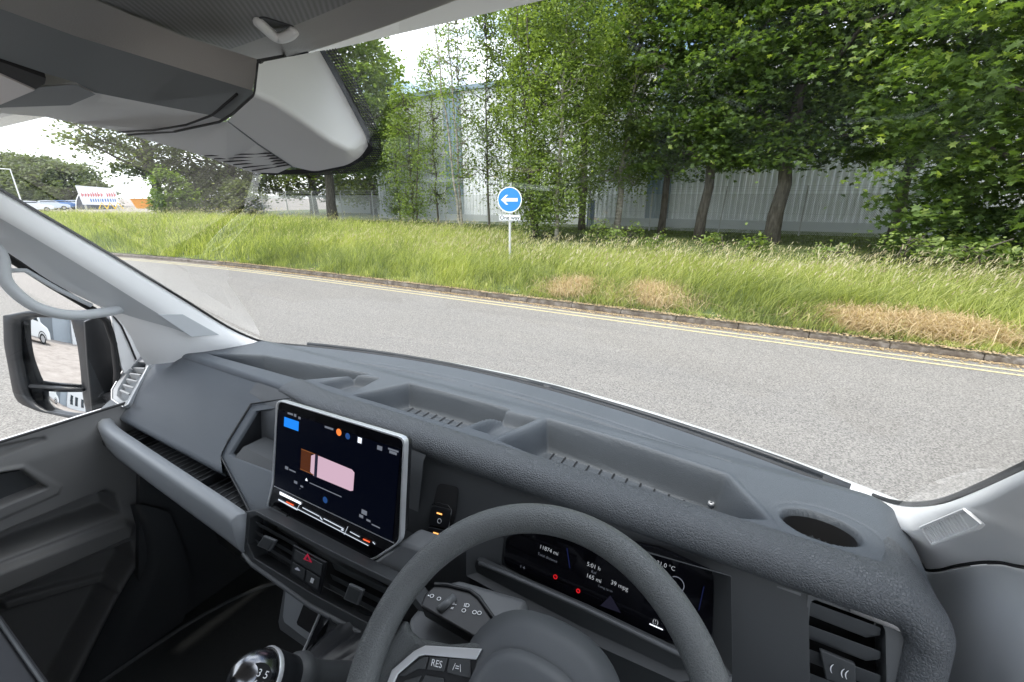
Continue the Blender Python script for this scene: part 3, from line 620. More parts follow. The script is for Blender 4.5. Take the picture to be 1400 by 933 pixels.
MB().box(Vector((lx, ly, 5.17)) - ls * 1.8, (.5, .25, .10), rz=math.atan2(ls.y, ls.x)).build('lamp_head', M_sw, lm, bevel=.03)
M_cg = pm('car_glass', (.02, .03, .04), .05); M_tyre = pm('tyre', (.02, .02, .02), .8); M_alloy = pm('alloy', (.5, .5, .52), .3, metal=.8)
def car(x, y, rz, paint, label, group):
    root = empty('parked_car', (0, 0, 0), label, 'car', group)
    L = [(-2.1, .45), (-2.12, .85), (-1.75, 1.0), (-1.3, 1.42), (-.4, 1.5), (.45, 1.42), (1.05, 1.0), (1.9, .88), (2.12, .6), (2.1, .32), (-2.05, .32)]
    b = MB(); n = len(L)
    rows = []
    for yv, k in ((-.86, .96), (-.70, 1), (.70, 1), (.86, .96)): rows.append([(a * (1 if z < 1.05 else k), yv * (1 if z < 1.05 else .8), z) for a, z in L])
    b.grid([r + [r[0]] for r in rows]); b.add(rows[0], [tuple(range(n))]); b.add(rows[-1], [tuple(range(n))[::-1]])
    b.build('body', paint, root, bevel=.04)
    for s_ in (-1, 1):
        MB().prism([(-1.45, s_ * .80, 1.03), (.9, s_ * .80, 1.03), (.4, s_ * .72, 1.36), (-1.15, s_ * .72, 1.36)], (0, s_ * .03, 0)).build('side_window', M_cg, root)
    MB().prism([(1.0, -.62, 1.04), (1.0, .62, 1.04), (.52, .55, 1.4), (.52, -.55, 1.4)], (.03, 0, .02)).build('windscreen', M_cg, root)
    MB().prism([(-1.72, -.6, 1.04), (-1.72, .6, 1.04), (-1.33, .55, 1.4), (-1.33, -.55, 1.4)], (-.03, 0, .02)).build('rear_window', M_cg, root)
    for a in (-1.3, 1.3):
        for s_ in (-1, 1):
            t_ = MB().lathe((a, s_ * .80, .32), [(.2, -.1), (.32, -.09), (.32, .09), (.2, .1)], 20, Matrix.Rotation(R(90), 3, 'X')).build('wheel', M_tyre, root)
            MB().lathe((a, s_ * .82, .32), [(.01, -.07), (.2, -.08), (.2, .08), (.01, .07)], 12, Matrix.Rotation(R(90), 3, 'X')).build('rim', M_alloy, t_)
    for s_ in (-1, 1):
        MB().box((2.08, s_ * .62, .68), (.08, .34, .14)).build('headlight', M_sw, root, bevel=.02)
    root.location = (x, y, 0); root.rotation_euler.z = rz; return root
CG = 'cars parked on the far left'
ang = math.atan2(side.y, side.x)
for px, dist, col, nm, lab, da in ((38, 92, (.7, .72, .74), 'pw', 'silver white car nearest the street lamp', .3), (66, 104, (.55, .6, .66), 'pg', 'pale grey car between the silver car and the blue one', .2), (84, 106, (.10, .22, .48), 'pb', 'blue car near the hoarding, at the end of the parked row', .25), (101, 112, (.62, .7, .78), 'pl', 'light blue car beside the hoarding legs', .1)):
    cx_, cy_ = far(px, dist); car(cx_, cy_, ang + da, pm('paint_' + nm, col, .3, coat=.5), lab, CG)
#@@MIRRORWORLD
# ---- what the wing mirror looks back on: white van, grey unit with blue posts
gu = empty('industrial_unit', (-26, -24, 0), 'pale grey industrial unit with roller door and blue posts, seen in the wing mirror', 'building')
ua = R(-42.6)
def U(u, v, z): c, s_ = math.cos(ua), math.sin(ua); return (-18 + u * c - v * s_, -17.5 + u * s_ + v * c, z)
def ubox(u0, u1, v0, v1, z0, z1): return MB().prism([U(u0, v0, z0), U(u1, v0, z0), U(u1, v1, z0), U(u0, v1, z0)], (0, 0, z1 - z0))
M_ug = pm('unit_grey', (.34, .38, .42), .6, var=.05); M_uw = pm('unit_white', (.68, .69, .70), .6, var=.05)
ubox(-16, 3, -14, 0, 0, 6.5).build('wall', M_ug, gu); ubox(3.05, 20, -14, 1.0, 0, 5.0).build('white_wall', M_uw, gu)
ubox(-16.2, 3.2, -14.2, .25, 6.5, 6.8).build('roof', M_cladb, gu)
dr = ubox(-1.6, .3, .02, .08, 0, 3.4).build('roller_door', pm('door_grey', (.16, .18, .20), .5), gu)
for u in (-6.2, -5.5): ubox(u, u + .3, .4, .7, 0, 6.2).build('blue_post', pm('post_blue', (.03, .08, .45), .5), gu)
for u in (4.2, 6.0, 8.2, 10.4): f_ = ubox(u, u + 1.0, 1.01, 1.08, .9, 3.0).build('window', pm('frame_dark', (.05, .05, .06), .5), gu); ubox(u + .1, u + .9, 1.09, 1.11, 1.0, 2.9).build('pane', M_cg, f_)
pw_ = empty('parked_van', (0, 0, 0), 'white panel van with black front wheel, reflected in the wing mirror', 'van')
sh_ = [(-2.7, .35), (-2.75, 2.3), (-2.6, 2.45), (.9, 2.45), (1.25, 2.3), (1.95, 1.35), (2.6, 1.15), (2.85, .85), (2.85, .35)]
b = MB(); b.prism([(a, -.95, z) for a, z in sh_], (0, 1.9, 0)); b.build('body', M_white, pw_, bevel=.08, seg=3)
for s_ in (-1, 1): MB().prism([(.55, s_ * .955, 1.4), (1.65, s_ * .955, 1.4), (1.2, s_ * .955, 2.05), (.55, s_ * .955, 2.1)], (0, s_ * .01, 0)).build('side_window', M_cg, pw_)
for a in (-1.8, 1.95):
    for s_ in (-1, 1):
        t_ = MB().lathe((a, s_ * .86, .35), [(.22, -.12), (.35, -.11), (.35, .11), (.22, .12)], 24, Matrix.Rotation(R(90), 3, 'X')).build('wheel', M_tyre, pw_)
        MB().lathe((a, s_ * .88, .35), [(.01, -.1), (.22, -.1), (.22, .1), (.01, .1)], 12, Matrix.Rotation(R(90), 3, 'X')).build('rim', M_alloy, t_)
        MB().tube([Vector((a + .44 * math.cos(q), s_ * .955, .38 + .44 * math.sin(q))) for q in np.linspace(-.05, 3.2, 14)], .035, 6).build('wheel_arch', M_black, pw_)
pw_.location = (-15.6, -10.2, 0); pw_.rotation_euler.z = R(-50)
#@@VAN
# ================================================================ THE VAN (camera sits inside; heights relative to the eye, dz = H)
van = empty('van', (-.57, -.6, 0), 'right hand drive van seen from the driver side of its cab, grey dashboard, white bonnet', 'van')
def B(mb, name, mat, parent=None, **k): return mb.build(name, mat, parent or van, dz=H, **k)
def P(px, py, **k): return tuple(at(px, py, **k))
# -- windscreen
rows = []
for t in np.linspace(-.02, 1.0, 12):
    rows.append([(x, glass_y(x) + .01 - t * .60, -.46 + t * .60) for x in np.linspace(-1.46, .36, 25)])
ws = B(MB().grid(rows), 'windscreen', M_glass, smooth=True)
# cowl, bonnet
cow = MB(); bon = MB(); seal = MB()
cx_ = np.linspace(-1.62, .48, 40)
gy = lambda x: .889 - .14 * ((np.clip(x, -1.45, .31) + .57) / .8) ** 2 - .5 * max(0, abs(x + .57) - .88)
cow.grid([[(x, gy(x) + .012, -.462), (x, gy(x) + .03, -.468), (x, gy(x) + .055, -.495), (x, gy(x) + .075, -.50)] for x in cx_])
bon.grid([[(x, gy(x) + .072, -.52), (x, gy(x) + .075, -.487 - .0), (x, gy(x) + .083, -.4815), (x, gy(x) + .113, -.4865), (x, gy(x) + .148, -.503), (x, gy(x) + .30, -.62), (x, gy(x) + .48, -.76), (x, gy(x) + .52, -.9), (x, gy(x) + .53, -1.3)] for x in cx_])
B(cow, 'cowl', M_black, smooth=True, solid=.003); B(bon, 'bonnet', M_white, smooth=True, solid=.003)
edge = [(x, glass_y(x) + .006, -.449) for x in np.linspace(-1.36, .235, 40)]
B(MB().tube(edge, .005, 6), 'lower_seal', M_rubber, ws, smooth=True)
# wipers parked along the glass foot
def wiper(x0, x1, xa):
    a = [(x, glass_y(x) + .030, -.4505 + .003 * math.sin(3 * x)) for x in np.linspace(x0, x1, 12)]
    w_ = B(MB().tube(a, [.0055] * 11 + [.004], 6), 'wiper', M_black, smooth=True)
    B(MB().tube([(x, glass_y(x) + .048, -.468) for x in np.linspace(x0 + .25, xa, 8)], [.007, .008, .009, .010, .011, .012, .013, .012], 8), 'wiper_arm', M_black, w_, smooth=True)
wiper(-1.22, -.42, -.30); wiper(-.40, .16, .20)
# -- dashboard top (one sculpted sheet with the tray hollows)
trays = {'L': [(-1.35, .590), (-1.19, .665), (-.815, .714), (-.935, .604)],
         'b1': [(-.885, .612), (-.850, .690), (-.775, .708), (-.768, .612)],
         'M': [(-.755, .604), (-.69, .72), (-.405, .72), (-.452, .604)],
         'b2': [(-.438, .614), (-.420, .708), (-.335, .716), (-.375, .610)],
         'R': [(-.362, .600), (-.318, .716), (-.15, .708), (.015, .688), (.072, .606), (.014, .578), (-.058, .570), (-.204, .578)]}
depth = {'L': .058, 'b1': .028, 'M': .060, 'b2': .030, 'R': .066}
cup = (.137, .627)
def yfront(x): return .548 - .016 * sstep(-.95, -.80, x) 
NX, NY = 560, 118
gxs = np.linspace(-1.525, .250, NX); Ysc = np.linspace(0, 1, NY)
GX = np.repeat(gxs[:, None], NY, 1); yb_ = glass_y(gxs) + .004; yf_ = yfront(gxs) + .012
GY = yb_[:, None] + (yf_ - yb_)[:, None] * Ysc[None, :]
GZ_ = np.where(GY > .735, -.430 - .020 * sstep(.735, .80, GY), -.430 + .006 * sstep(.60, .56, GY))
GZ_ = -.430 - .018 * sstep(.73, .79, GY) + .003 * (1 - sstep(.555, .60, GY))
for k_, poly in trays.items():
    d_ = sdf_poly(GX, GY, poly); GZ_ = GZ_ - depth[k_] * (1 - sstep(-.013, .001, d_))
    if k_ == 'R': GZ_ += .003 * np.exp(-((d_ - .006) / .004) ** 2)
ed = ((GX - cup[0]) / .046) ** 2 + ((GY - cup[1]) / .030) ** 2
GZ_ -= .07 * (1 - sstep(.80, 1.05, np.sqrt(ed)))
ring = np.abs(np.sqrt(((GX - cup[0] - .006) / .066) ** 2 + ((GY - cup[1]) / .046) ** 2) - 1)
GZ_ -= .0016 * np.exp(-(ring / .03) ** 2)
# defroster slot and two thin grooves near the glass
sl = np.exp(-((GY - (glass_y(GX) - .075)) / .0022) ** 2) * (((GX > -.98) & (GX < -.62)) | ((GX > -.57) & (GX < .02))); GZ_ -= .006 * sl
GZ_ -= .0025 * np.exp(-((GY - (glass_y(GX) - .055)) / .002) ** 2) * ((GX > -.98) & (GX < .06))
GZ_ -= .030 * np.clip((GX - .205) / .057, 0, 1) ** 2; GZ_ -= .030 * np.clip((-1.46 - GX) / .06, 0, 1) ** 2
gaps = .004 * np.exp(-((GX + 1.03 + (GY - .8) * .3) / .002) ** 2) * 0
V = np.stack([GX, GY, GZ_], 2); rows = [[tuple(p) for p in r] for r in V]
# roll of the front edge
for i, x in enumerate(gxs):
    y0 = float(yfront(x)); z0 = GZ_[i, -1]
    rr = .014
    for a in (20, 45, 70, 95):
        rows[i].append((x, y0 + .012 - rr * math.sin(R(a)) * .95, z0 - rr * (1 - math.cos(R(a)))))
dash = B(MB().grid(rows), 'dashboard', M_dash, smooth=True)
# cup holder dark well
B(MB().lathe((cup[0], cup[1], 0), [(.0001, -.505), (.040, -.505), (.043, -.44)], 32), 'cup_holder', M_hole, dash, smooth=True).scale.y = .66
# leather crest pad running across, from the middle to the right end and round the right vent
pad_path = [(x, float(yfront(x))) for x in np.linspace(-.94, .205, 70)]
rows = []
def padrow(x, y, z, w1, nx=0., down=.0, tk=1.0):
    out = [(x, y + .058, z - .006)]
    for a, b in ((.052, .0015), (.036, .0048), (.016, .0042), (.002, -.003), (-.008, -.016), (-.0085, -.030), (-.003, -.040), (.010, -.045), (.03, -.045)):
        out.append((x - nx * a, y + a * (1 - abs(nx)) * w1, z + b * tk))
    return out
for i, (x, y) in enumerate(pad_path):
    k_ = float(sstep(-.85, -.38, x)); rows.append(padrow(x, y + .002 - .004 * k_, -.4235 - .003 * (1 - k_) - .030 * max(0, (x - .205) / .057) ** 2, 1, tk=.45 + .55 * k_))
# turn the corner downwards at the right
for a in np.linspace(8, 90, 10):
    q = R(a); cxp, czp = .205, -.4235 - .052
    rows.append([(cxp + (.052 + b) * math.sin(q) * 1.0, .532 + aa * 1.0 - .004 - .01 * math.sin(q), czp + (.052 + b) * math.cos(q)) for aa, b in ((.20, -.014), (.052, .0015), (.036, .0048), (.016, .0042), (.002, -.003), (-.008, -.016), (-.0085, -.030), (-.003, -.040), (.010, -.045), (.03, -.045))])
for z in np.linspace(-.50, -.80, 8):
    rows.append([(.205 + .052 + b, .532 + aa * 1.0 - .014 + (z + .48) * .30, z) for aa, b in ((.20, -.014), (.052, .0015), (.036, .0048), (.016, .0042), (.002, -.003), (-.008, -.016), (-.0085, -.030), (-.003, -.040), (.010, -.045), (.03, -.045))])
B(MB().grid(rows), 'leather_pad', M_pad, dash, smooth=True, sub=1)
B(MB().tube([(x, float(yfront(x)) + .004, -.4665) for x in np.linspace(-.44, .20, 50)], .0022, 5), 'pad_gap', M_rubber, dash, smooth=True)
# tray liners with ribs
def liner(key, z, xs_, poly):
    p = trays[key]; m = MB(); m.prism([(a, b, z) for a, b in poly], (0, 0, .003))
    ln = B(m, 'tray_liner', M_mid, dash)
    return ln
def floor_z(y, dep): return -.430 + .003 * (1 - float(sstep(.555, .60, y))) - dep
for x0, x1, dep, y0, y1 in ((-.745, -.43, .060, .612, .712), (-.345, .035, .066, .580, .706), (-1.12, -.88, .058, .615, .690)):
    lin = MB(); n_ = int((x1 - x0) / .024)
    for i in range(n_ + 1):
        x = x0 + i * (x1 - x0) / n_; a_ = np.linspace(y0, y1 - .03 * max(0, (x - .0) / .04), 5)
        lin.grid([[(x - .0014, y, floor_z(y, dep) + .0016), (x + .0014, y, floor_z(y, dep) + .0016)] for y in a_])
    B(lin, 'tray_rib', M_black, dash)
for (px, py, z_) in ((545, 519, -.47), (972, 690, -.485)):
    q = P(px, py, Z=z_); c_ = B(MB().lathe(q, [(.002, 0), (.005, 0), (.005, .004), (.004, .005), (.002, .004)], 12), 'cup_clip', M_satin, dash, smooth=True)
q = P(424, 517, Z=-.483); B(MB().box(q, (.05, .014, .006)).lathe((q[0] + .01, q[1], q[2] + .004), [(.001, 0), (.010, 0), (.010, .004), (.001, .004)], 12), 'socket_cover', M_satin, dash)
# tweeter/vent ellipse at far left of the shelf
q = P(286, 478, Z=-.434); sp_ = B(MB().lathe((0, 0, 0), [(.0001, .001), (.032, .001), (.036, 0)], 24), 'round_grille', M_hole, dash, smooth=True); sp_.scale = (1, .45, 1); sp_.location = (q[0] - van.location[0] - ORG['dashboard'][0] + van.location[0], q[1] - ORG['dashboard'][1], q[2] + H + .002 - ORG['dashboard'][2])
# -- passenger side fascia
fa = MB(); rows = []
_ep = [((378, 534)), ((378, 549)), ((345, 554)), ((318, 592)), ((302, 622)), ((304, 648))]
_eq = [at(a, b, pl=((.548, -.442), (.385, -.565))) for a, b in _ep]; _ez = [-q[2] for q in _eq]; _ex = [q[0] for q in _eq]
for uq in np.linspace(0, 1, 60):
    x = -1.525 + uq * .6; k_ = 0.
    yb2, zb2 = .385 + .0 * k_, -.565; y0 = float(yfront(x)) - .0015; z0 = -.438 - .030 * max(0, (-1.46 - x) / .06) ** 2
    pr = []
    for t in np.linspace(0, 1, 24):
        zz_ = z0 + (zb2 - z0) * t; xe = float(np.interp(-zz_, _ez, _ex)); x2 = -1.525 + (xe + 1.525) * uq
        pr.append((x2, y0 + (yb2 - y0) * t, zz_ + .010 * math.sin(math.pi * t) * (1 - uq ** 6)))
    pr += [(x2, yb2 + .004, zb2 - .012), (x2, yb2 + .02, zb2 - .020), (x2, yb2 + .09, zb2 - .024), (x2, yb2 + .12, zb2 - .026)]
    rows.append(pr)
B(MB().grid(rows), 'passenger_fascia', M_dash, dash, smooth=True)
B(MB().prism([(-1.526, .548, -.46), (-1.526, .385, -.565), (-1.526, .40, -.60), (-1.526, .60, -.62), (-1.526, .75, -.49)], (-.02, 0, 0)), 'end_cap', M_dash, dash)
# airbag embossed mark (small raised letters in the plastic)
q = P(184, 556, pl=((.540, -.437), (.386, -.56))); text_mesh('airbag_mark', 'AIRBAG', np.array(q) + np.array([0, -.006, .006]), (1, 0, 0), (0, .76, .62), .013, M_dark, dash, dz=H)
# -- shelf under the fascia with ribbed mat and pale front rail
shf = MB(); shf.box((-1.11, .43, -.612), (.70, .19, .012)); shf.box((-1.11, .525, -.595), (.70, .012, .06))
shelf = B(shf, 'parcel_shelf', M_black)
rb = MB()
for i in range(34): rb.box((-1.44 + i * .0205, .425, -.6055), (.0028, .165, .002))
B(rb, 'shelf_rib', M_mid, shelf)
for _x in (-1.30, -.98): B(MB().box((_x, .42, -.596), (.004, .165, .02)), 'divider', M_black, shelf)
pathr = [(-1.475, .46, -.535), (-1.472, .405, -.54), (-1.452, .365, -.55), (-1.40, .347, -.557), (-1.24, .340, -.56), (-1.0, .332, -.562), (-.83, .326, -.562), (-.762, .322, -.562)]
pr_ = catmull(pathr, 6); rows = []
for i, p in enumerate(pr_):
    a = pr_[max(0, i - 1)]; b = pr_[min(len(pr_) - 1, i + 1)]; t = np.array([b[0] - a[0], b[1] - a[1]]); t /= np.linalg.norm(t); n_ = np.array([t[1], -t[0]])
    rows.append([(p[0] + n_[0] * o, p[1] + n_[1] * o, p[2] + z) for o, z in ((-.022, -.05), (-.020, -.012), (-.014, -.002), (0, .003), (.010, -.002), (.014, -.012), (.012, -.062), (.004, -.088), (-.012, -.098), (-.05, -.10), (-.2, -.09))])
_m = MB().grid(rows); _n0 = len(rows[0]); _m.add(rows[-1], [tuple(range(_n0))]); _m.add(rows[0], [tuple(range(_n0))]); B(_m, 'front_rail', M_silver, shelf, smooth=True)
# knee panels and footwell
B(MB().box((-1.10, .56, -.86), (.72, .10, .46)), 'glovebox_panel', M_dark, bevel=.02)
q0 = MB(); q0.prism([(-1.40, .50, -.66), (-.72, .50, -.66), (-.72, .62, -1.0), (-1.40, .62, -1.0)], (0, .03, 0)); B(q0, 'lower_panel', M_dark)
fl = B(MB().box((-.57, .1, -1.26), (2.2, 2.2, .02)), 'cab_floor', M_floor)
B(MB().box((-1.08, .36, -1.243), (.62, .66, .012)), 'floor_mat', M_floor, fl, bevel=.006)
B(MB().tube(catmull([(-1.36, .02, -1.235), (-1.33, .40, -1.235), (-1.2, .62, -1.235), (-.9, .66, -1.235), (-.78, .5, -1.235)], 6), .006, 6), 'mat_edge', M_mid, fl)
B(MB().box((-.57, .80, -.9), (2.2, .02, .8)), 'firewall', M_dark)
# -- centre: instrument fascia body behind screen
rows = []
for x in np.linspace(-1.03, -.475, 30):
    rows.append([(x, .545, -.434), (x, .530, -.446), (x, .515, -.462), (x, .505, -.50), (x, .49, -.56), (x, .465, -.62), (x, .455, -.70)])
cf = B(MB().grid(rows), 'centre_fascia', M_mid, smooth=True)
# side cubby left of the screen with its raised surround
def ring_frame(outer, inner, off, name, mat, parent, **k):
    n_ = len(outer); m = MB(); o = [np.array(p) for p in outer]; i_ = [np.array(p) for p in inner]; off = np.array(off)
    vs = o + i_ + [p + off for p in o] + [p + off for p in i_]; fs = []
    for a in range(n_):
        b = (a + 1) % n_; fs += [(a, b, n_ + b, n_ + a), (2 * n_ + a, 3 * n_ + a, 3 * n_ + b, 2 * n_ + b), (a, 2 * n_ + a, 2 * n_ + b, b), (n_ + a, n_ + b, 3 * n_ + b, 3 * n_ + a)]
    m.add(vs, fs); return B(m, name, mat, parent, **k)
pc = ((.54, -.442), (.352, -.60))
fo = [P(a, b, pl=pc) for a, b in ((301, 622), (344, 553), (400, 545), (400, 600), (400, 700), (372, 728), (345, 706))]
fi = [P(a, b, pl=pc) for a, b in ((313, 622), (349, 563), (388, 557), (388, 600), (388, 655), (372, 646), (318, 626))]
cu_ = ring_frame(fo, fi, (0, .012, -.004), 'side_cubby', M_dash, van, bevel=.003)
B(MB().grid([[np.array(p) + np.array([0, .004, -.002]) for p in fi + fi[:1]], [np.array(p) + np.array([0, .11, -.03]) for p in fi + fi[:1]]]).prism([tuple(np.array(p) + np.array([0, .11, -.03])) for p in fi], (0, .01, 0)), 'cubby_shade_liner', M_black, cu_)  # black walls put the shade inside the cubby into the colour
B(MB().tube([tuple(np.array(p) + np.array([0, -.001, .002])) for p in fo + fo[:1]], .0022, 6), 'cubby_edge', M_black, cu_)
B(MB().prism([tuple(np.array(P(a, b, pl=pc)) + np.array([0, .004, -.001])) for a, b in ((318, 627), (372, 648), (388, 656), (388, 640), (330, 612))], (0, .05, .0)), 'cubby_floor', M_dark, cu_)
# -- touchscreen
k9 = .9; SA, SB = (.467 * k9, -.40 * k9), (.43 * k9, -.59 * k9)
def sp(px, py, o=0.):
    q = np.array(P(px, py, pl=(SA, SB))); t = np.array([0, SB[0] - SA[0], SB[1] - SA[1]]); n_ = np.array([0, -abs(t[2]), -t[1] if False else abs(t[1])]); n_ = n_ / np.linalg.norm(n_)
    return q + n_ * o
sn = sp(400, 600, 1) - sp(400, 600, 0)
def rounded(pts, r=.16, n=4):
    out = []; m_ = len(pts)
    for i in range(m_):
        p = np.array(pts[i], float); a = np.array(pts[i - 1], float); b = np.array(pts[(i + 1) % m_], float)
        da = p + (a - p) * min(.45, r / np.linalg.norm(a - p)); db = p + (b - p) * min(.45, r / np.linalg.norm(b - p))
        for t in np.linspace(0, 1, n): out.append((1 - t) ** 2 * da + 2 * t * (1 - t) * p + t * t * db)
    return out
so = rounded([(378, 546), (554, 599), (548, 742), (507, 769), (363, 697), (372, 662)], 9)
si = rounded([(380.5, 548.3), (551.3, 600.8), (545.3, 740.6), (506, 766), (365.6, 695), (374.2, 662.6)], 8)
fr = ring_frame([sp(a, b, .001) for a, b in so], [sp(a, b, .001) for a, b in si], -sn * .010, 'touchscreen', M_satin, van, bevel=.0008)
B(MB().prism([sp(a, b, -.0005) for a, b in si], -sn * .010), 'screen_glass', M_gloss, fr)
_sc = np.mean([sp(a, b, -.011) for a, b in so], 0)
B(MB().prism([_sc + (sp(a, b, -.010) - _sc) * .93 for a, b in so], -sn * .02), 'rear_shell', M_black, fr)
# graphics: measured on the screen's own plane
TL, TR, BR, BL = [sp(*q) for q in ((380, 548), (551, 601), (538, 744), (375, 665))]
def UV(u, v, o=.0004): return (TL * (1 - u) * (1 - v) + TR * u * (1 - v) + BR * u * v + BL * (1 - u) * v) + sn * o
def patch(pts, name, mat, o=.0004): return B(MB().prism([UV(a, b, o) for a, b in pts], sn * .0002), name, mat, fr)
def rect(u0, v0, u1, v1, m, o=.0004): m.prism([UV(u0, v0, o), UV(u1, v0, o), UV(u1, v1, o), UV(u0, v1, o)], sn * .0002)
m = MB(); rect(.0, .10, .99, 1.0, m, .0001); B(m, 'lit_display', glow('display_blue_black', (.0006, .001, .003), 1.0), fr)
m = MB(); rect(.07, .155, .205, .26, m); B(m, 'blue_button', glow('screen_blue', (.01, .17, .62), .8), fr)
patch([(.33, .47), (.36, .44), (.665, .45), (.685, .47), (.685, .655), (.665, .67), (.36, .675), (.33, .65)], 'van_picture', glow('screen_pink', (.42, .29, .36), .8), .0004)
patch([(.365, .435), (.39, .435), (.39, .68), (.365, .68)], 'van_picture_glass', glow('screen_dark', (.01, .01, .02), 1), .0008)
patch([(.24, .445), (.33, .445), (.33, .66), (.24, .66)], 'warning_zone', glow('screen_brown', (.045, .014, .006), 1), .0003)
for a in ((.24, .435, .40, .443), (.24, .66, .36, .668)): m = MB(); rect(*a, m, .0006); B(m, 'warning_line', glow('screen_brown2', (.12, .045, .015), 1), fr)
def icon(*a): m_ = MB(); rect(*a, m_, .0006); B(m_, 'status_icon', M_icond, fr)
for a in ((.10, .09, .15, .11), (.16, .085, .18, .115), (.20, .10, .22, .125), (.43, .105, .50, .125), (.245, .88, .25, .89)): icon(*a)
for a in ((.69, .105, .725, .165), (.835, .125, .87, .165), (.91, .115, .98, .13), (.92, .135, .97, .16)): icon(*a)
for a in ((.10, .70, .13, .735), (.14, .715, .20, .73), (.19, .82, .22, .85), (.25, .84, .275, .86), (.33, .765, .60, .775)): icon(*a)
for a in ((.745, .86, .775, .89), (.76, .80, .80, .845), (.80, .875, .83, .895), (.84, .90, .90, .912)): icon(*a)
m = MB(); rect(.695, .11, .72, .16, m, .0007); B(m, 'white_icon', M_icon, fr)
def rdisc(u, v, r, name, mat, parent=None):
    c_ = UV(u, v, .0005); e1 = (TR - TL); e1 = e1 / np.linalg.norm(e1); e2 = np.cross(sn, e1)
    return B(MB().prism([c_ + (e1 * math.cos(q) + e2 * math.sin(q)) * r for q in np.linspace(0, 2 * math.pi, 16, endpoint=False)], sn * .0002), name, mat, fr)
rdisc(.545, .125, .0062, 'orange_icon', glow('screen_orange', (.55, .14, .03), 1)); rdisc(.615, .135, .0055, 'blue_icon', glow('screen_blue2', (.012, .04, .13), 1)); rdisc(.47, .88, .006, 'home_button', glow('screen_blue3', (.01, .035, .11), 1))
patch([(.29, .765), (.30, .735), (.31, .765)], 'warning_triangle', M_icon)
# slider strip under the display
def bar(pts, name, mat, o=.0006): return B(MB().prism([sp(a, b, o) for a, b in pts], sn * .0003), name, mat, fr)
bar([(383, 672), (412, 687), (412, 690), (383, 676)], 'slider_mark', M_icon)
sm = MB()
for (x0, y0, x1, y1, wv_) in ((381, 683, 407, 697, 3), (384, 674, 411, 688, 2.5), (407, 696, 504, 746, 1.4), (414, 694, 437, 706, 1.6), (443, 709, 470, 723, 1.8), (479, 727, 492, 734, 1.4), (411, 688, 406, 697, 1.2), (476, 720, 471, 731, 1.3), (438, 707, 441, 711, 3), (467, 724, 470, 725, 3), (510, 741, 513, 744, 2)):
    wv_ *= .62; sm.prism([sp(x0, y0 - wv_ / 2, .0006), sp(x1, y1 - wv_ / 2, .0006), sp(x1, y1 + wv_ / 2, .0006), sp(x0, y0 + wv_ / 2, .0006)], sn * .0003)
B(sm, 'touch_slider', glow('slider_white', (.6, .66, .75), .7), fr)
sm = MB()
for (x0, y0, x1, y1, wv_) in ((392, 686, 402, 691, 1.8), (497, 737, 506, 741, 2)): sm.prism([sp(x0, y0 - wv_ / 2, .0009), sp(x1, y1 - wv_ / 2, .0009), sp(x1, y1 + wv_ / 2, .0009), sp(x0, y0 + wv_ / 2, .0009)], sn * .0003)
B(sm, 'red_slider_mark', glow('slider_red', (.55, .08, .03), 1), fr)
m = MB(); m.prism([sp(375, 664, .0005), sp(539, 742, .0005), sp(539, 743, .0005), sp(375, 665, .0005)], sn * .0003); B(m, 'glass_ridge', M_satin, fr)
# shell below the screen chin
B(MB().prism([P(a, b, pl=((.405, -.50), (.335, -.64))) for a, b in ((345, 706), (363, 697), (507, 772), (548, 742), (600, 760), (560, 812), (520, 808), (440, 765))], (0, .05, -.01)), 'chin_panel', M_mid, bevel=.006, seg=3)
# -- centre vent row
pv = ((.338, -.56), (.312, -.66))
pvn = np.array([0, -.08, .04]); pvn = pvn / np.linalg.norm(pvn)
def vp(a, b, o=0.): return np.array(P(a, b, pl=pv)) + pvn * o
vo = [vp(*q) for q in ((333, 700), (348, 698), (450, 752), (560, 806), (600, 860), (585, 885), (500, 866), (425, 826), (343, 770), (331, 748))]
vi_ = [vp(*q) for q in ((341, 709), (351, 705), (449, 760), (553, 813), (590, 858), (577, 872), (500, 851), (427, 812), (347, 763), (338, 744))]
vr_ = ring_frame(vo, vi_, -pvn * .03, 'centre_vent_row', M_dark, van, bevel=.002)
B(MB().prism([p - pvn * .03 for p in vi_], -pvn * .01), 'vent_back', M_hole, vr_)
def slat(a, b, c, d, name='slat'):
    p0, p1, p2, p3 = vp(*a, -.004), vp(*b, -.004), vp(*c, -.012), vp(*d, -.012)
    return B(MB().prism([p0, p1, p2, p3], np.array([0, .002, -.004])), name, M_dark, vr_, bevel=.001)
def lerp(a, b, t): return (a[0] + (b[0] - a[0]) * t, a[1] + (b[1] - a[1]) * t)
for (tl, tr_, bl, br) in (((346, 712), (403, 743), (343, 748), (397, 783)), ((451, 770), (540, 812), (443, 812), (530, 860))):
    for t in (.02, .36, .68):
        slat(lerp(tl, bl, t), lerp(tr_, br, t), lerp(tr_, br, t + .24), lerp(tl, bl, t + .24))
def tab(pts, name='vent_tab'):
    q = [vp(*p, .002) for p in pts]; t_ = B(MB().prism(q, pvn * .006), name, M_mid, vr_, bevel=.002)
    c_ = [lerp(p, (sum(x[0] for x in pts) / 4, sum(x[1] for x in pts) / 4), .25) for p in pts]
    B(MB().prism([vp(*p, .0085) for p in c_], pvn * .0006), 'tab_inset', M_dark, t_)
tab([(366, 731), (383, 738), (374, 753), (356, 745)]); tab([(482, 796), (502, 805), (494, 826), (474, 817)])
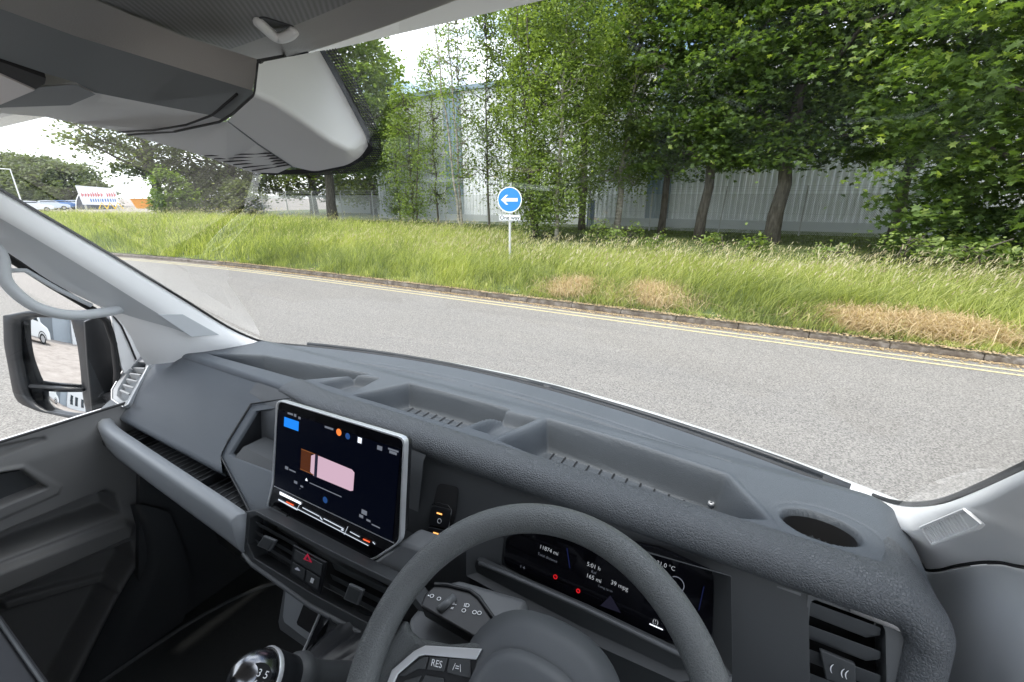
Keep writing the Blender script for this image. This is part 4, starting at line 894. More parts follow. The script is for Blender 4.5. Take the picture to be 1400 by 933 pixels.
# hazard and switch block
hb_ = B(MB().prism([vp(*p, .001) for p in ((404, 744), (449, 768), (441, 812), (399, 784))], pvn * .004), 'switch_block', M_black, vr_, bevel=.0015)
for pts in (((408, 750), (445, 770), (443, 786), (406, 764)), ((405, 767), (422, 777), (420, 792), (403, 781)), ((424, 778), (442, 789), (439, 805), (422, 793))):
    B(MB().prism([vp(*p, .0055) for p in pts], pvn * .0015), 'switch', M_dark, hb_, bevel=.001)
ring_frame([vp(*p, .0075) for p in ((426, 755), (432, 768), (420, 763))], [vp(*p, .0075) for p in ((426, 759), (429, 766), (423, 763))], pvn * .0005, 'hazard_triangle', glow('hazard_red', (.22, .012, .03), .6), hb_)
B(MB().prism([vp(*p, .0075) for p in ((431, 788), (435, 790), (433, 796), (429, 794))], pvn * .0005), 'switch_symbol', M_print, hb_)
B(MB().prism([vp(*p, .0075) for p in ((408, 776), (412, 774), (416, 779), (411, 778))], pvn * .0005), 'switch_symbol', M_icond, hb_)
B(MB().tube([vp(*q, -.001) for q in ((333, 757), (345, 772), (425, 829), (500, 870), (585, 892))], .005, 8), 'lower_bead', M_mid, vr_, smooth=True)
# -- lower console: socket panel, phone slot, gaiter frame, gear lever
pk = ((.37, -.66), (.33, -.90))
def kp(a, b, o=0.): return np.array(P(a, b, pl=pk)) + np.array([0, -.986, .16]) * o
lc = B(MB().prism([kp(*p) for p in ((388, 795), (400, 790), (520, 860), (500, 933), (470, 960), (425, 893), (381, 862), (379, 850))], (0, .10, 0)), 'lower_console', M_mid, bevel=.006, seg=3)
B(MB().prism([kp(*p, .003) for p in ((393, 797), (404, 795), (452, 822), (432, 870), (424, 876), (390, 850), (388, 842))], (0, .004, 0)), 'socket_panel', M_silver, lc, bevel=.002)
B(MB().prism([kp(*p, .006) for p in ((423, 812), (447, 826), (436, 862), (428, 864), (410, 852), (409, 848))], (0, .003, 0)), 'phone_slot', M_hole, lc, bevel=.001)
sk_ = MB(); cpt = kp(412, 812, .006); ringp = [cpt + np.array([math.cos(a) * .013, 0, math.sin(a) * .013]) for a in np.linspace(0, 2 * math.pi, 20)]
B(sk_.tube(ringp, .0016, 6), 'power_socket', M_chrome, lc, smooth=True)
B(MB().prism([cpt + np.array([math.cos(a) * .012, -.001, math.sin(a) * .012]) for a in np.linspace(0, 2 * math.pi, 20, endpoint=False)], (0, .001, 0)), 'socket_hole', M_hole, lc)
# gaiter
pg = ((.34, -.62), (.26, -.76))
def gp(a, b, o=0.): return np.array(P(a, b, pl=pg)) + np.array([0, -.8, .55]) * o
gf = B(MB().tube([gp(446, 816), gp(438, 838), gp(420, 880), gp(404, 915), gp(396, 945)], .0025, 6), 'gaiter_frame', M_satin, van, smooth=True)
gm = MB(); topc = gp(478, 905, .10); rows = []
base_ = catmull([gp(450, 822), gp(530, 850), gp(585, 915), gp(560, 1010), gp(470, 1040), gp(405, 960), gp(412, 900), gp(450, 822)], 6)
for i, t in enumerate(np.linspace(0, 1, 8)):
    rows.append([tuple(np.array(b) * (1 - t) + t * (topc + (np.array(b) - gp(480, 925)) * .16) + np.array([0, -.8, .55]) * (.012 * math.sin(j * 1.9 + t * 7) * math.sin(math.pi * t) - .05 * math.sin(math.pi * t) * (1 - t))) for j, b in enumerate(base_)])
B(gm.grid(rows), 'gaiter', M_black, gf, smooth=True)
K0 = np.array(P(352, 925, s=.50)); K1 = np.array(P(470, 925, s=.60)); ax = (K1 - K0) / np.linalg.norm(K1 - K0)
Mx = Vector(ax).to_track_quat('Z', 'Y').to_matrix()
kn = B(MB().lathe(K0, [(.0001, -.032), (.011, -.030), (.019, -.024), (.025, -.012), (.0268, 0), (.0265, .006)], 32, Mx), 'gear_lever', pm('knob_metal', (.20, .205, .22), .22, metal=1), van, smooth=True)
B(MB().lathe(K0, [(.0268, .004), (.029, .006), (.029, .012), (.027, .020), (.024, .034), (.022, .046), (.019, .05)], 32, Mx), 'knob_grip', M_black, kn, smooth=True)
B(MB().lathe(K0, [(.0285, .0045), (.030, .008), (.0285, .012)], 32, Mx), 'knob_ring', M_satin, kn, smooth=True)
B(MB().lathe(K0, [(.020, .045), (.026, .052), (.027, .062), (.022, .070), (.018, .09), (.018, .15)], 24, Mx), 'lever_collar', M_dark, kn, smooth=True)
nface = -ray(345, 925); nface = nface / np.linalg.norm(nface)
cpt = np.array(P(347, 924, s=.50)) ; 
lu = Vector(_rt) * .95 + Vector(_up) * -.3
gk = K0 - ax * .0 + nface * .0272
B(MB().prism([gk + nface * .0005 + (np.array(lu.normalized()) * math.cos(a) * 1.1 + np.cross(nface, np.array(lu.normalized())) * math.sin(a)) * .013 for a in np.linspace(0, 2 * math.pi, 20, endpoint=False)], nface * .001), 'shift_badge', M_black, kn)
vv = Vector(np.cross(nface, np.array(lu.normalized())))
text_mesh('shift_pattern', '1 3 5', gk + nface * .0022 + np.array(vv) * .003, lu, vv, .010, M_print, kn, dz=H)
text_mesh('shift_pattern', '2 4 6', gk + nface * .0022 - np.array(vv) * .007, lu, vv, .010, M_print, kn, dz=H)
# -- switch slot right of the screen
pf = ((.528, -.46), (.455, -.64))
pfn = np.array([0, -.93, .37])
def fp(a, b, o=0.): return np.array(P(a, b, pl=pf)) + pfn * o
dfas = B(MB().prism([fp(*p, -.002) for p in ((552, 606), (640, 632), (800, 688), (930, 735), (1105, 800), (1108, 940), (1100, 1010), (900, 1010), (700, 880), (600, 800), (560, 790), (548, 740))], -pfn * .006), 'driver_fascia', M_dark)
sl_ = B(MB().prism([fp(*p, .0008) for p in rounded([(600, 660), (628, 666), (624, 700), (614, 745), (586, 738), (590, 700)], 7)], pfn * .001), 'button_slot', M_hole, van)
for pts, yy in (([(593, 690), (620, 696), (616, 722), (588, 716)], 0), ([(588, 719), (615, 725), (611, 747), (584, 740)], 1)):
    b_ = B(MB().prism([fp(*p, .003) for p in rounded(pts, 4, 3)], pfn * .004), 'toggle_button', M_black, sl_, bevel=.001)
    cx1 = sum(p[0] for p in pts) / 4; cy1 = sum(p[1] for p in pts) / 4
    B(MB().prism([fp(cx1 - 3.5, cy1 - 6 - 1, .0075), fp(cx1 + 3.5, cy1 - 4 - 1, .0075), fp(cx1 + 3.5, cy1 - 2 - 1, .0075), fp(cx1 - 3.5, cy1 - 4 - 1, .0075)], pfn * .0005), 'amber_light', glow('amber', (.95, .42, .12), 1), b_)
    B(MB().tube([fp(cx1 + 2.6 * math.cos(a), cy1 + 5 + 3.2 * math.sin(a), .0076) for a in np.linspace(0, 2 * math.pi, 12)], .0005, 4), 'button_symbol', M_print, b_)
B(MB().tube([fp(*p, .008) for p in ((594, 689), (600, 686), (616, 689), (621, 696), (617, 722))], .0009, 5), 'slot_trim', M_chrome, sl_)
# -- instrument cluster
pi_ = ((.508, -.485), (.452, -.625)); pin = np.array([0, -.93, .36])
def ip(a, b, o=0.): return np.array(P(a, b, pl=pi_)) + pin * o
ic_ = B(MB().prism([ip(*p, .004) for p in rounded([(694, 732), (770, 720), (905, 750), (976, 783), (974, 884), (905, 872), (800, 824), (690, 770)], 8)], -pin * .01), 'instrument_cluster', M_gloss)
hs = ring_frame([ip(*p, .03) for p in ((650, 728), (720, 700), (1000, 776), (1002, 905), (930, 915), (800, 858), (650, 778))], [ip(*p, .002) for p in ((690, 734), (770, 718), (974, 780), (976, 888), (908, 878), (798, 829), (686, 772))], -pin * .002, 'cluster_surround', M_dark, ic_, bevel=.002)
M_read = glow('readout_white', (.5, .53, .57), .5); uu = np.array(ip(900, 790)) - np.array(ip(800, 755)); uu = Vector((1, 0, 0)); vv = Vector((0, .36, .93))
def ctext(px, py, body, size, mat=None, name='readout'): text_mesh(name, body, ip(px, py, .0052), uu, vv, size, mat or M_read, ic_, dz=H, bold=-.0001)
ctext(752, 751, '11874 mi', .0085); ctext(750, 761, 'Total distance', .0058, M_icond); ctext(813, 773, '5:01 h', .0085); ctext(813, 781, 'Ref', .0058, M_icond); ctext(813, 789, '165 mi', .0085)
ctext(848, 799, '39 mpg', .0085); ctext(829, 803, 'Long term', .005, M_icond); ctext(911, 772, '21.0 °C', .0080); ctext(716, 774, '1 4', .007, M_icond); ctext(897, 848, '(!)', .009)
M_rg = glow('warning_red', (.38, .008, .012), .8)
def iring(px, py, r, mat, name='warning_light', seg=14, a0=0, a1=6.2832, t=.0006):
    c_ = ip(px, py, .0054); B(MB().tube([c_ + np.array([math.cos(a) * r, math.sin(a) * r * .36, math.sin(a) * r * .93]) for a in np.linspace(a0, a1, seg)], t, 4), name, mat, ic_)
iring(761, 787, .0028, M_rg, t=.0007); ctext(761, 787, '!', .006, M_rg, 'warning_mark'); iring(792, 806, .0024, M_rg, t=.0009)
iring(925, 797, .010, M_icond, 'gauge_arc', a0=-1.2, a1=2.2)
B(MB().prism([ip(889, 850, .0052), ip(907, 858, .0052), ip(907, 859.3, .0052), ip(889, 851.3, .0052)], pin * .0003), 'fuel_line', M_icon, ic_)
for p in ((776, 748, 780, 775), (962, 800, 955, 832)):
    B(MB().prism([ip(p[0], p[1], .0052), ip(p[0] + 1.4, p[1], .0052), ip(p[2] + 1.4, p[3], .0052), ip(p[2], p[3], .0052)], pin * .0003), 'panel_line', glow('cluster_blue', (.004, .006, .025), 1), ic_)
B(MB().prism([ip(*p, .0052) for p in ((822, 826), (836, 812), (850, 836))], pin * .0003), 'lane_picture', glow('cluster_grey', (.006, .006, .011), 1), ic_)
# shelf lip in front of the cluster
B(MB().tube([P(a, b, pl=((.45, -.56), (.44, -.62))) for a, b in ((655, 770), (700, 788), (800, 832), (940, 900), (1000, 930))], .0035, 8), 'cluster_lip', M_mid, ic_, smooth=True)
B(MB().prism([P(a, b, pl=((.45, -.562), (.44, -.63))) for a, b in ((652, 766), (700, 790), (800, 834), (940, 902), (1000, 932), (1000, 1000), (860, 960), (700, 870), (640, 800))], (0, .01, 0)), 'column_cover', M_dark, ic_)
# -- right vent with bright surround
prv = ((.528, -.468), (.465, -.68)); prn = np.array([0, -.96, .28])
def rp_(a, b, o=0.): return np.array(P(a, b, pl=prv)) + prn * o
rv = ring_frame([rp_(*p, .002) for p in ((1104, 812), (1112, 808), (1190, 838), (1248, 858), (1262, 874), (1262, 960), (1262, 1000), (1098, 1000), (1098, 900))],
                [rp_(*p, .002) for p in ((1108, 822), (1114, 819), (1188, 846), (1206, 853), (1210, 862), (1212, 950), (1212, 1000), (1101, 1000), (1101, 900))], -prn * .035, 'side_vent', M_mid, van, bevel=.002)
B(MB().prism([rp_(*p, .004) for p in ((1160, 826), (1246, 855), (1257, 864), (1262, 876), (1262, 1000), (1246, 1000), (1247, 880), (1243, 870), (1232, 862), (1160, 834))], prn * .002), 'vent_trim', M_chrome, rv, bevel=.0008)
B(MB().prism([rp_(*p, -.034) for p in ((1104, 815), (1205, 850), (1212, 1000), (1100, 1000))], -prn * .004), 'vent_back', M_hole, rv)
for t in range(5):
    yy = 828 + t * 33
    B(MB().prism([rp_(1106, yy - 4, -.004), rp_(1206, yy + 33, -.004), rp_(1205, yy + 44, -.004), rp_(1190, yy + 55, -.016), rp_(1107, yy + 22, -.016)], (0, .003, -.004)), 'slat', M_mid, rv, bevel=.0015)
tb = B(MB().prism([rp_(*p, .0) for p in ((1119, 884), (1168, 904), (1170, 938), (1128, 925))], prn * .006), 'vent_tab', M_dark, rv, bevel=.002)
text_mesh('tab_marks', '(  ((', rp_(1145, 911, .008), (1, 0, 0), (0, .28, .96), .012, M_print, tb, dz=H)
# fascia strip between cluster and vent
B(MB().prism([rp_(*p, .001) for p in ((1056, 795), (1100, 809), (1098, 1000), (1075, 1000), (1072, 880))], -prn * .02), 'driver_trim', pm('driver_trim_grey', (.13, .135, .14), .5, var=.05), van, bevel=.004)
# -- left end vent
LV = [np.array(P(*q)) for q in ()]
def lv(px, py, X, o=0.): return np.array(at(px, py, X=X)) + o * np.array([.45, -.75, .45])
lo_ = [np.array(at(a, b, pl=((.548, -.436), (.385, -.562)), k=.985)) for a, b in ((190, 486), (205, 490), (204, 500), (176, 553), (170, 557), (154, 546), (154, 533), (173, 500))]
cen = sum(lo_) / len(lo_); li_ = [np.array(at(a, b, pl=((.548, -.436), (.385, -.562)), k=.985)) for a, b in ((187, 495), (200, 496), (197, 507), (174, 547), (168, 549), (159, 541), (161, 531), (177, 504))]
lvt = ring_frame([p + 0 for p in lo_], [p + 0 for p in li_], (0., .02, -.02), 'side_vent', M_silver, van, bevel=.002)
B(MB().tube([tuple(p + np.array([0, -.002, .001])) for p in lo_ + lo_[:1]], .0016, 6), 'vent_trim', M_satin, lvt, smooth=True)
B(MB().prism([p + np.array([0, .018, -.018]) for p in li_], (0, .004, -.006)), 'vent_back', M_hole, lvt)
for t in (.1, .3, .5, .7, .9):
    a_, b_ = [np.array(at(a, b, pl=((.548, -.436), (.385, -.562)), k=.99)) for a, b in ((183 - 22 * t, 500 + 38 * t), (199 - 26 * t, 500 + 44 * t))]; B(MB().prism([a_, b_, b_ + np.array([0, .002, -.016]), a_ + np.array([0, .002, -.016])], (0, .004, .002)), 'slat', M_silver, lvt)
# -- steering column shroud, stalk
def sh(px, py, z): return P(px, py, Z=z)
col_ = B(MB().prism([sh(*q, -.56) for q in ((598, 798), (628, 790), (724, 818), (700, 875), (640, 905), (560, 880), (556, 845))], (0, .02, -.12)), 'steering_column', M_mid, van, bevel=.012, seg=3)
st_pts = [(574, 829), (580, 812), (597, 797), (612, 799), (643, 806), (655, 815), (692, 868), (688, 876), (655, 876)]
stk_ = B(MB().prism([sh(*q, -.520) for q in st_pts], (0, .006, -.026)), 'indicator_stalk', pm('stalk_black', (.006, .006, .007), .42), van, bevel=.004, seg=3)
B(MB().tube([np.array(sh(*q, -.519)) for q in ((594, 799), (612, 800), (643, 808), (655, 817), (690, 868))], .003, 6), 'stalk_edge', M_black, stk_, smooth=True)
Mt = Matrix.Rotation(.2, 3, 'Z')
cp = np.array(sh(610, 823, -.516)); B(MB().tube([cp + np.array([-.002, -.013, -.003]), cp + np.array([.004, .013, -.003])], .0055, 14), 'light_dial', M_mid, stk_, smooth=True)
def smark(px, py, body, s_): text_mesh('stalk_symbol', body, np.array(sh(px, py, -.5188)), (.93, .35, 0), (-.35, .93, 0), s_, M_print, stk_, dz=H)
smark(589, 815, '•O', .008); smark(600, 819, 'O', .008); smark(621, 826, '=-', .008); smark(618, 832, '=', .008); smark(638, 828, 'ID', .008); smark(634, 835, 'O', .008); smark(652, 838, 'OO', .008)
# -- steering wheel
WC = np.array([-.125, .238, -.46]); WA = R(39); wu = np.array([1., 0, 0]); wv2 = np.array([0, math.cos(WA), math.sin(WA)]); wn = np.cross(wu, wv2)
def W(u, v, n=0.): return WC + wu * u + wv2 * v + wn * n
tor = MB(); seg = 96; rows = []
for i in range(seg + 1):
    a = 2 * math.pi * i / seg; c_ = (math.cos(a), math.sin(a)); rows.append([W(c_[0] * (.1765 + .0165 * math.cos(b)), c_[1] * (.1765 + .0165 * math.cos(b)), .0175 * math.sin(b)) for b in np.linspace(0, 2 * math.pi, 17)])
sw = B(tor.grid(rows), 'steering_wheel', M_rim, smooth=True)
# spokes: thick plates blending into the rim
def dome(outline, h0, h1, name, mat, parent, lvl=6, **k):
    c_ = np.mean(np.array(outline), 0); rows = []
    for t in np.linspace(0, 1, lvl):
        kk = 1 - t * .96; hh = h0 + (h1 - h0) * math.sin(t * math.pi / 2) ** .8; rows.append([W(c_[0] + (u - c_[0]) * kk, c_[1] + (v - c_[1]) * kk, hh) for u, v in outline + outline[:1]])
    rows.insert(0, [W(u, v, h0 - .03) for u, v in outline + outline[:1]])
    return B(MB().grid(rows), name, mat, parent, smooth=True, **k)
spoke = [(-.168, -.050), (-.172, -.02), (-.163, .018), (-.150, .010), (-.135, .0085), (-.10, .018), (-.055, .040), (-.04, .02), (-.05, -.04), (-.10, -.055)]
for sgn, nm in ((1, 'spoke'), (-1, 'spoke')):
    B(MB().prism([W(sgn * u, v, -.012) for u, v in spoke], -wn * .014), nm, M_rim, sw, bevel=.006, seg=4)
B(MB().prism([W(u, v, -.014) for u, v in ((-.03, -.05), (.03, -.05), (.022, -.17), (-.022, -.17))], -wn * .012), 'spoke', M_rim, sw, bevel=.005, seg=3)
hub_o = [(.012 + .088 * math.copysign(abs(math.cos(a)) ** .8, math.cos(a)), -.005 + .090 * math.copysign(abs(math.sin(a)) ** .85, math.sin(a))) for a in np.linspace(0, 2 * math.pi, 48, endpoint=False)]
hub_o = [(u - .008, v) for u, v in hub_o]
hub = dome(hub_o, -.02, .004, 'hub', M_hub, sw)
hub_i = [(.004 + .064 * math.copysign(abs(math.cos(a)) ** .8, math.cos(a)), -.012 + .062 * math.copysign(abs(math.sin(a)) ** .85, math.sin(a))) for a in np.linspace(0, 2 * math.pi, 40, endpoint=False)]
dome(hub_i, -.001, .010, 'airbag_cover', M_hub, hub)
tr_o = [(-.060, .031), (-.122, .0075), (-.132, -.002), (-.1475, -.027), (-.146, -.045), (-.139, -.045), (-.1385, -.027), (-.124, -.004), (-.118, .0), (-.062, .020)]
bt_o = [(-.062, .020), (-.118, .0), (-.124, -.004), (-.1385, -.027), (-.139, -.050), (-.06, -.05), (-.05, -.02)]
for sgn in (1, -1):
    tr1 = B(MB().prism([W(sgn * u, v, -.010) for u, v in tr_o], wn * .003), 'silver_trim', M_satin, sw, bevel=.001)
    bp_ = B(MB().prism([W(sgn * u, v, -.010) for u, v in bt_o], wn * .0015), 'button_panel', M_black, sw)
    for pts in ([(-.118, -.002), (-.113, .0005), (-.111, -.010), (-.118, -.013), (-.130, -.025), (-.136, -.027), (-.122, -.006)], [(-.111, .001), (-.092, .0085), (-.090, -.003), (-.109, -.0095)], [(-.090, .009), (-.068, .0175), (-.060, .004), (-.087, -.0025)], [(-.108, -.014), (-.088, -.008), (-.078, -.022), (-.09, -.04), (-.112, -.04)], [(-.128, -.028), (-.112, -.016), (-.115, -.045), (-.132, -.045)]):
        B(MB().prism([W(sgn * u, v, -.0085) for u, v in pts], wn * .0022), 'wheel_button', M_dark, bp_, bevel=.0008)
text_mesh('button_lettering', 'RES', W(-.1005, -.0005, -.0055), wu + wv2 * .25, wv2 - wu * .25, .0085, M_print, sw, dz=H)
text_mesh('button_lettering', '/=\\', W(-.0775, .0060, -.0055), wu + wv2 * .25, wv2 - wu * .25, .0085, M_print, sw, dz=H)
text_mesh('button_lettering', '-', W(-.122, -.030, -.0055), wu, wv2, .012, M_print, sw, dz=H)
B(MB().tube([WC - wn * .02, WC - wn * .16 + np.array([0, .02, 0])], .05, 24), 'column_boss', M_dark, sw, smooth=True)
# -- left A pillar trim
def strip(rowsets, name, mat, parent=None, **k): return B(MB().grid(rowsets), name, mat, parent, smooth=True, **k)
As = catmull([P(-330, 60, X=-1.335), P(-150, 170, X=-1.345), P(0, 262, X=-1.35), P(150, 350, X=-1.352), P(250, 411, X=-1.355), P(310, 448, X=-1.352), P(350, 466, X=-1.33), P(372, 471, X=-1.30)], 5)
Bs = catmull([P(-330, 120, X=-1.335), P(-150, 215, X=-1.338), P(0, 297, X=-1.340), P(120, 368, X=-1.343), P(200, 418, X=-1.347), P(250, 448, X=-1.347), P(290, 472, X=-1.347), P(330, 484, X=-1.345)], 5)
Cs = catmull([P(-330, 170, X=-1.40), P(-150, 262, X=-1.41), P(0, 338, X=-1.415), P(70, 384, X=-1.42), P(150, 428, X=-1.42), P(175, 455, X=-1.425), P(188, 480, X=-1.43), P(200, 500, X=-1.43)], 5)
rows = []
for a, b, c in zip(As, Bs, Cs):
    a, b, c = map(np.array, (a, b, c)); o = np.array([-.03, .03, .0])
    rows.append([a + np.array([-.02, .01, 0]), a, a * .8 + b * .2 + np.array([.004, -.002, .002]), a * .4 + b * .6 + np.array([.004, -.003, .002]), b, b * .5 + c * .5, c, c + np.array([-.04, .02, 0])])
apl = strip(rows, 'a_pillar_trim', M_pillar)
B(MB().tube([np.array(p) + np.array([.001, .004, .001]) for p in As], .0035, 6), 'glass_seal', M_rubber, apl, smooth=True)
rows = []
for _i, (b, c) in enumerate(zip(Bs, Cs)):
    b, c = np.array(b), np.array(c); c = b + (c - b) * (1 - .93 * float(sstep(17, 27, _i))); rows.append([b + np.array([.001, -.002, -.001]), b * .66 + c * .34 + np.array([.003, -.003, 0]), b * .33 + c * .67 + np.array([.002, -.003, 0]), c + np.array([.001, -.002, 0])])
strip(rows[:27], 'lower_trim', M_pillar2, apl)
gr2 = [np.array(P(a, b, X=c)) for a, b, c in ((216, 430, -1.340), (250, 430, -1.338), (300, 458, -1.340), (262, 461, -1.342))]
gr = [P(a, b, X=-1.368) for a, b in ((216, 432), (250, 431), (300, 459), (262, 462))]
B(MB().prism([np.array(p) for p in gr2], (-.002, 0, 0)), 'speaker_grille', M_pillar2, apl, bevel=.001)
# quarter panel between door and pillar foot
B(MB().prism([P(a, b, X=-1.56) for a, b in ((148, 420), (175, 425), (230, 448), (300, 452), (360, 466), (370, 500), (235, 500), (200, 510), (178, 530), (166, 500), (160, 470), (154, 440))], (-.01, 0, 0)), 'pillar_foot', M_pillar, apl)
B(MB().tube([P(a, b, X=-1.557) for a, b in ((155, 432), (166, 446), (176, 468), (186, 492))], .0025, 6), 'door_gap', M_rubber, apl)
# -- left door
dl = empty('door', (-1.46 - 0, -.1, .6)); dl.parent = van; dl.location = Vector((-1.46, -.1, .6)) - van.location; ORG[dl.name] = np.array([-1.46, -.1, .6])
def dr_(px, py, X=-1.42): q = at(px, py, X=X); return (q[1], q[2])
YY = np.linspace(-.75, .405, 300); ZZ = np.linspace(-.53, -1.24, 210)
GY2, GZ2 = np.meshgrid(YY, ZZ, indexing='ij'); D = np.zeros_like(GY2)
sill = np.array([-.528 - .012 * (y + .1) for y in YY]); GZ2 = GZ2 + (sill[:, None] + .53) * (1 - (np.arange(210) / 209.)[None, :])
def pocket(pts, dep, wd=.012, out=False):
    global D
    d_ = sdf_poly(GY2, GZ2, [dr_(*q) for q in pts]); D += (dep if out else -dep) * (1 - sstep(-wd, 0, d_))
D += .0 
pocket([(-60, 640), (-60, 610), (0, 612), (64, 598), (66, 604), (0, 627)], .012, .006)
pocket([(-300, 700), (-60, 652), (33, 634), (86, 664), (82, 676), (0, 712), (-300, 830)], -.004, .006)
pocket([(-300, 690), (-60, 655), (30, 641), (66, 667), (0, 694), (-300, 800)], .07, .012)
pocket([(-300, 850), (0, 728), (145, 668), (160, 676), (168, 703), (0, 768), (-300, 880)], .085, .02)
pocket([(-300, 890), (0, 770), (172, 706), (186, 715), (182, 735), (0, 816), (-300, 960)], .022, .018, out=True)
pocket([(-300, 970), (0, 818), (180, 738), (188, 765), (150, 830), (95, 935), (60, 1000), (-300, 1100)], .09, .02)
d_ = sdf_poly(GY2, GZ2, [dr_(*q) for q in ((20, 843), (158, 802), (162, 808), (24, 851))]); D += .016 * np.exp(-(np.maximum(d_, 0) / .005) ** 2)
GXd = -1.42 + D - .014 * sstep(-.60, -.53, GZ2)
rows = [[(GXd[i, j], GY2[i, j], GZ2[i, j]) for j in range(210)] for i in range(300)]
door = B(MB().grid(rows), 'door_card', M_door, dl, smooth=True)
B(MB().prism([(-1.53, -.75, -.56), (-1.53, .42, -.57), (-1.53, .42, -1.26), (-1.53, -.75, -1.26)], (-.03, 0, 0)), 'door_skin', M_white, dl)
B(MB().tube([(-1.440, -.75, -.5235), (-1.440, .41, -.5345)], .0055, 6), 'window_seal', M_rubber, dl)
q = [P(a, b, X=-1.45) for a, b in ((20, 645), (40, 642), (62, 664), (0, 690), (-60, 700), (-60, 660))]
B(MB().prism(q, (-.005, 0, 0)), 'handle_recess', M_dark, dl)
# door window frame: sloping front post and top
fr_ = MB(); fr_.tube([np.array(p) for p in [(-1.43, -.75, .13), (-1.43, -.05, .11)]] + [np.array(P(a, b, X=-1.455)) for a, b in ((-150, 265), (0, 345), (70, 390), (128, 424))] + [np.array(P(a, b, X=-1.565)) for a, b in ((146, 440), (156, 470), (160, 510), (158, 560))], .008, 8)
B(fr_, 'window_frame', M_rubber, dl, smooth=True)
B(MB().prism([P(a, b, X=-1.62) for a, b in ((116, 440), (140, 430), (150, 455), (160, 505), (160, 575), (128, 580), (120, 500))], (-.012, 0, 0)), 'mirror_triangle', M_black, dl, bevel=.003)
B(MB().add([(-1.462, -.75, -.53), (-1.49, .39, -.54), (-1.49, .37, -.28), (-1.44, .1, .04), (-1.43, -.75, .12)], [(0, 1, 2, 3, 4)]), 'window_pane', M_glass, dl)
# kick panel, seal and dash side
rows = []
for p0, p1, p2 in zip(catmull([(178, 690), (190, 740), (188, 770), (160, 820), (120, 900), (90, 960)], 5), catmull([(195, 690), (215, 745), (214, 785), (190, 850), (150, 930), (120, 990)], 5), catmull([(232, 700), (255, 760), (262, 800), (250, 850), (200, 940), (160, 1010)], 5)):
    rows.append([P(*p0, X=-1.41), P(*((np.array(p0) + p1) / 2), X=-1.37), P(*p1, X=-1.36), P(*p2, X=-1.36)])
strip(rows, 'door_sill_trim', M_dark)
B(MB().prism([(-1.40, .40, -.62), (-1.40, .80, -.60), (-1.40, .80, -1.25), (-1.40, .25, -1.25)], (.02, 0, 0)), 'kick_panel', M_dark)
# grab handle
gh = catmull([P(-20, 330, X=-1.37), P(2, 352, X=-1.37), P(8, 385, X=-1.365), P(40, 415, X=-1.36), P(75, 428, X=-1.36), P(110, 431, X=-1.365), P(150, 426, X=-1.385), P(165, 422, X=-1.40)], 5)
B(MB().tube(gh, [.013] * 5 + [.0115] * (len(gh) - 10) + [.012] * 5, 14), 'grab_handle', M_pillar2, smooth=True)
B(MB().tube([P(14, 370, X=-1.385), P(35, 370, X=-1.39), P(80, 396, X=-1.40), P(125, 418, X=-1.40)], .005, 8), 'handle_back', M_pillar2, smooth=True)
# -- wing mirror
mc = np.array([-1.665, .365, -.455]) * 1.10; mn = np.array([.284, -.959, .15]); mn /= np.linalg.norm(mn)
def mp_(px, py, o=0.):
    d = ray(px, py); p = d * (((mc + mn * o) @ mn) / (d @ mn)); return p
mo = rounded([(4, 432), (38, 425), (112, 433), (140, 436), (150, 470), (152, 560), (128, 571), (100, 572), (52, 563), (26, 552), (18, 540), (5, 470)], 10, 3)
mi_ = rounded([(30, 440), (50, 431), (98, 433), (104, 470), (116, 570), (60, 562), (42, 548), (30, 500)], 10, 3)
rows = []
for kk, o in ((1.0, .0), (1.02, -.03), (.95, -.075), (.7, -.105), (.3, -.115), (.02, -.115)):
    c_ = np.array([78, 500]); rows.append([mp_(c_[0] + (a - c_[0]) * kk, c_[1] + (b - c_[1]) * kk, 0) + mn * o for a, b in mo + mo[:1]])
wm = B(MB().grid(rows), 'wing_mirror', M_black, smooth=True)
n_ = len(mi_)
# front rim between housing edge and glass
inner = [(30, 441), (60, 431), (96, 434), (101, 460), (115, 570), (80, 571), (58, 560), (34, 530)]
def rs(pts, n):
    P2 = [np.array(p, float) for p in pts] + [np.array(pts[0], float)]; L = [0]
    for i in range(len(P2) - 1): L.append(L[-1] + np.linalg.norm(P2[i + 1] - P2[i]))
    out = []
    for t in np.linspace(0, L[-1], n, endpoint=False):
        i = max(j for j in range(len(L)) if L[j] <= t + 1e-9); i = min(i, len(P2) - 2); out.append(P2[i] + (P2[i + 1] - P2[i]) * ((t - L[i]) / (L[i + 1] - L[i])))
    return out
ca = rs([(4, 432), (38, 425), (112, 433), (140, 436), (150, 470), (152, 560), (128, 571), (100, 573), (52, 563), (26, 552), (18, 540), (5, 470)], 60)
cb_ = rs([(31, 441), (40, 435), (92, 435), (97, 437), (104, 480), (116, 560), (116, 567), (100, 568), (62, 560), (50, 550), (44, 540), (34, 490)], 60)
rows = [[mp_(*q, .002) for q in ca + ca[:1]], [mp_(*(q * .75 + r * .25), .008) for q, r in zip(ca + ca[:1], cb_ + cb_[:1])], [mp_(*(q * .2 + r * .8), -.002) for q, r in zip(ca + ca[:1], cb_ + cb_[:1])], [mp_(*r, -.022) for r in cb_ + cb_[:1]]]
B(MB().grid(rows), 'mirror_bezel', M_black, wm, smooth=True)
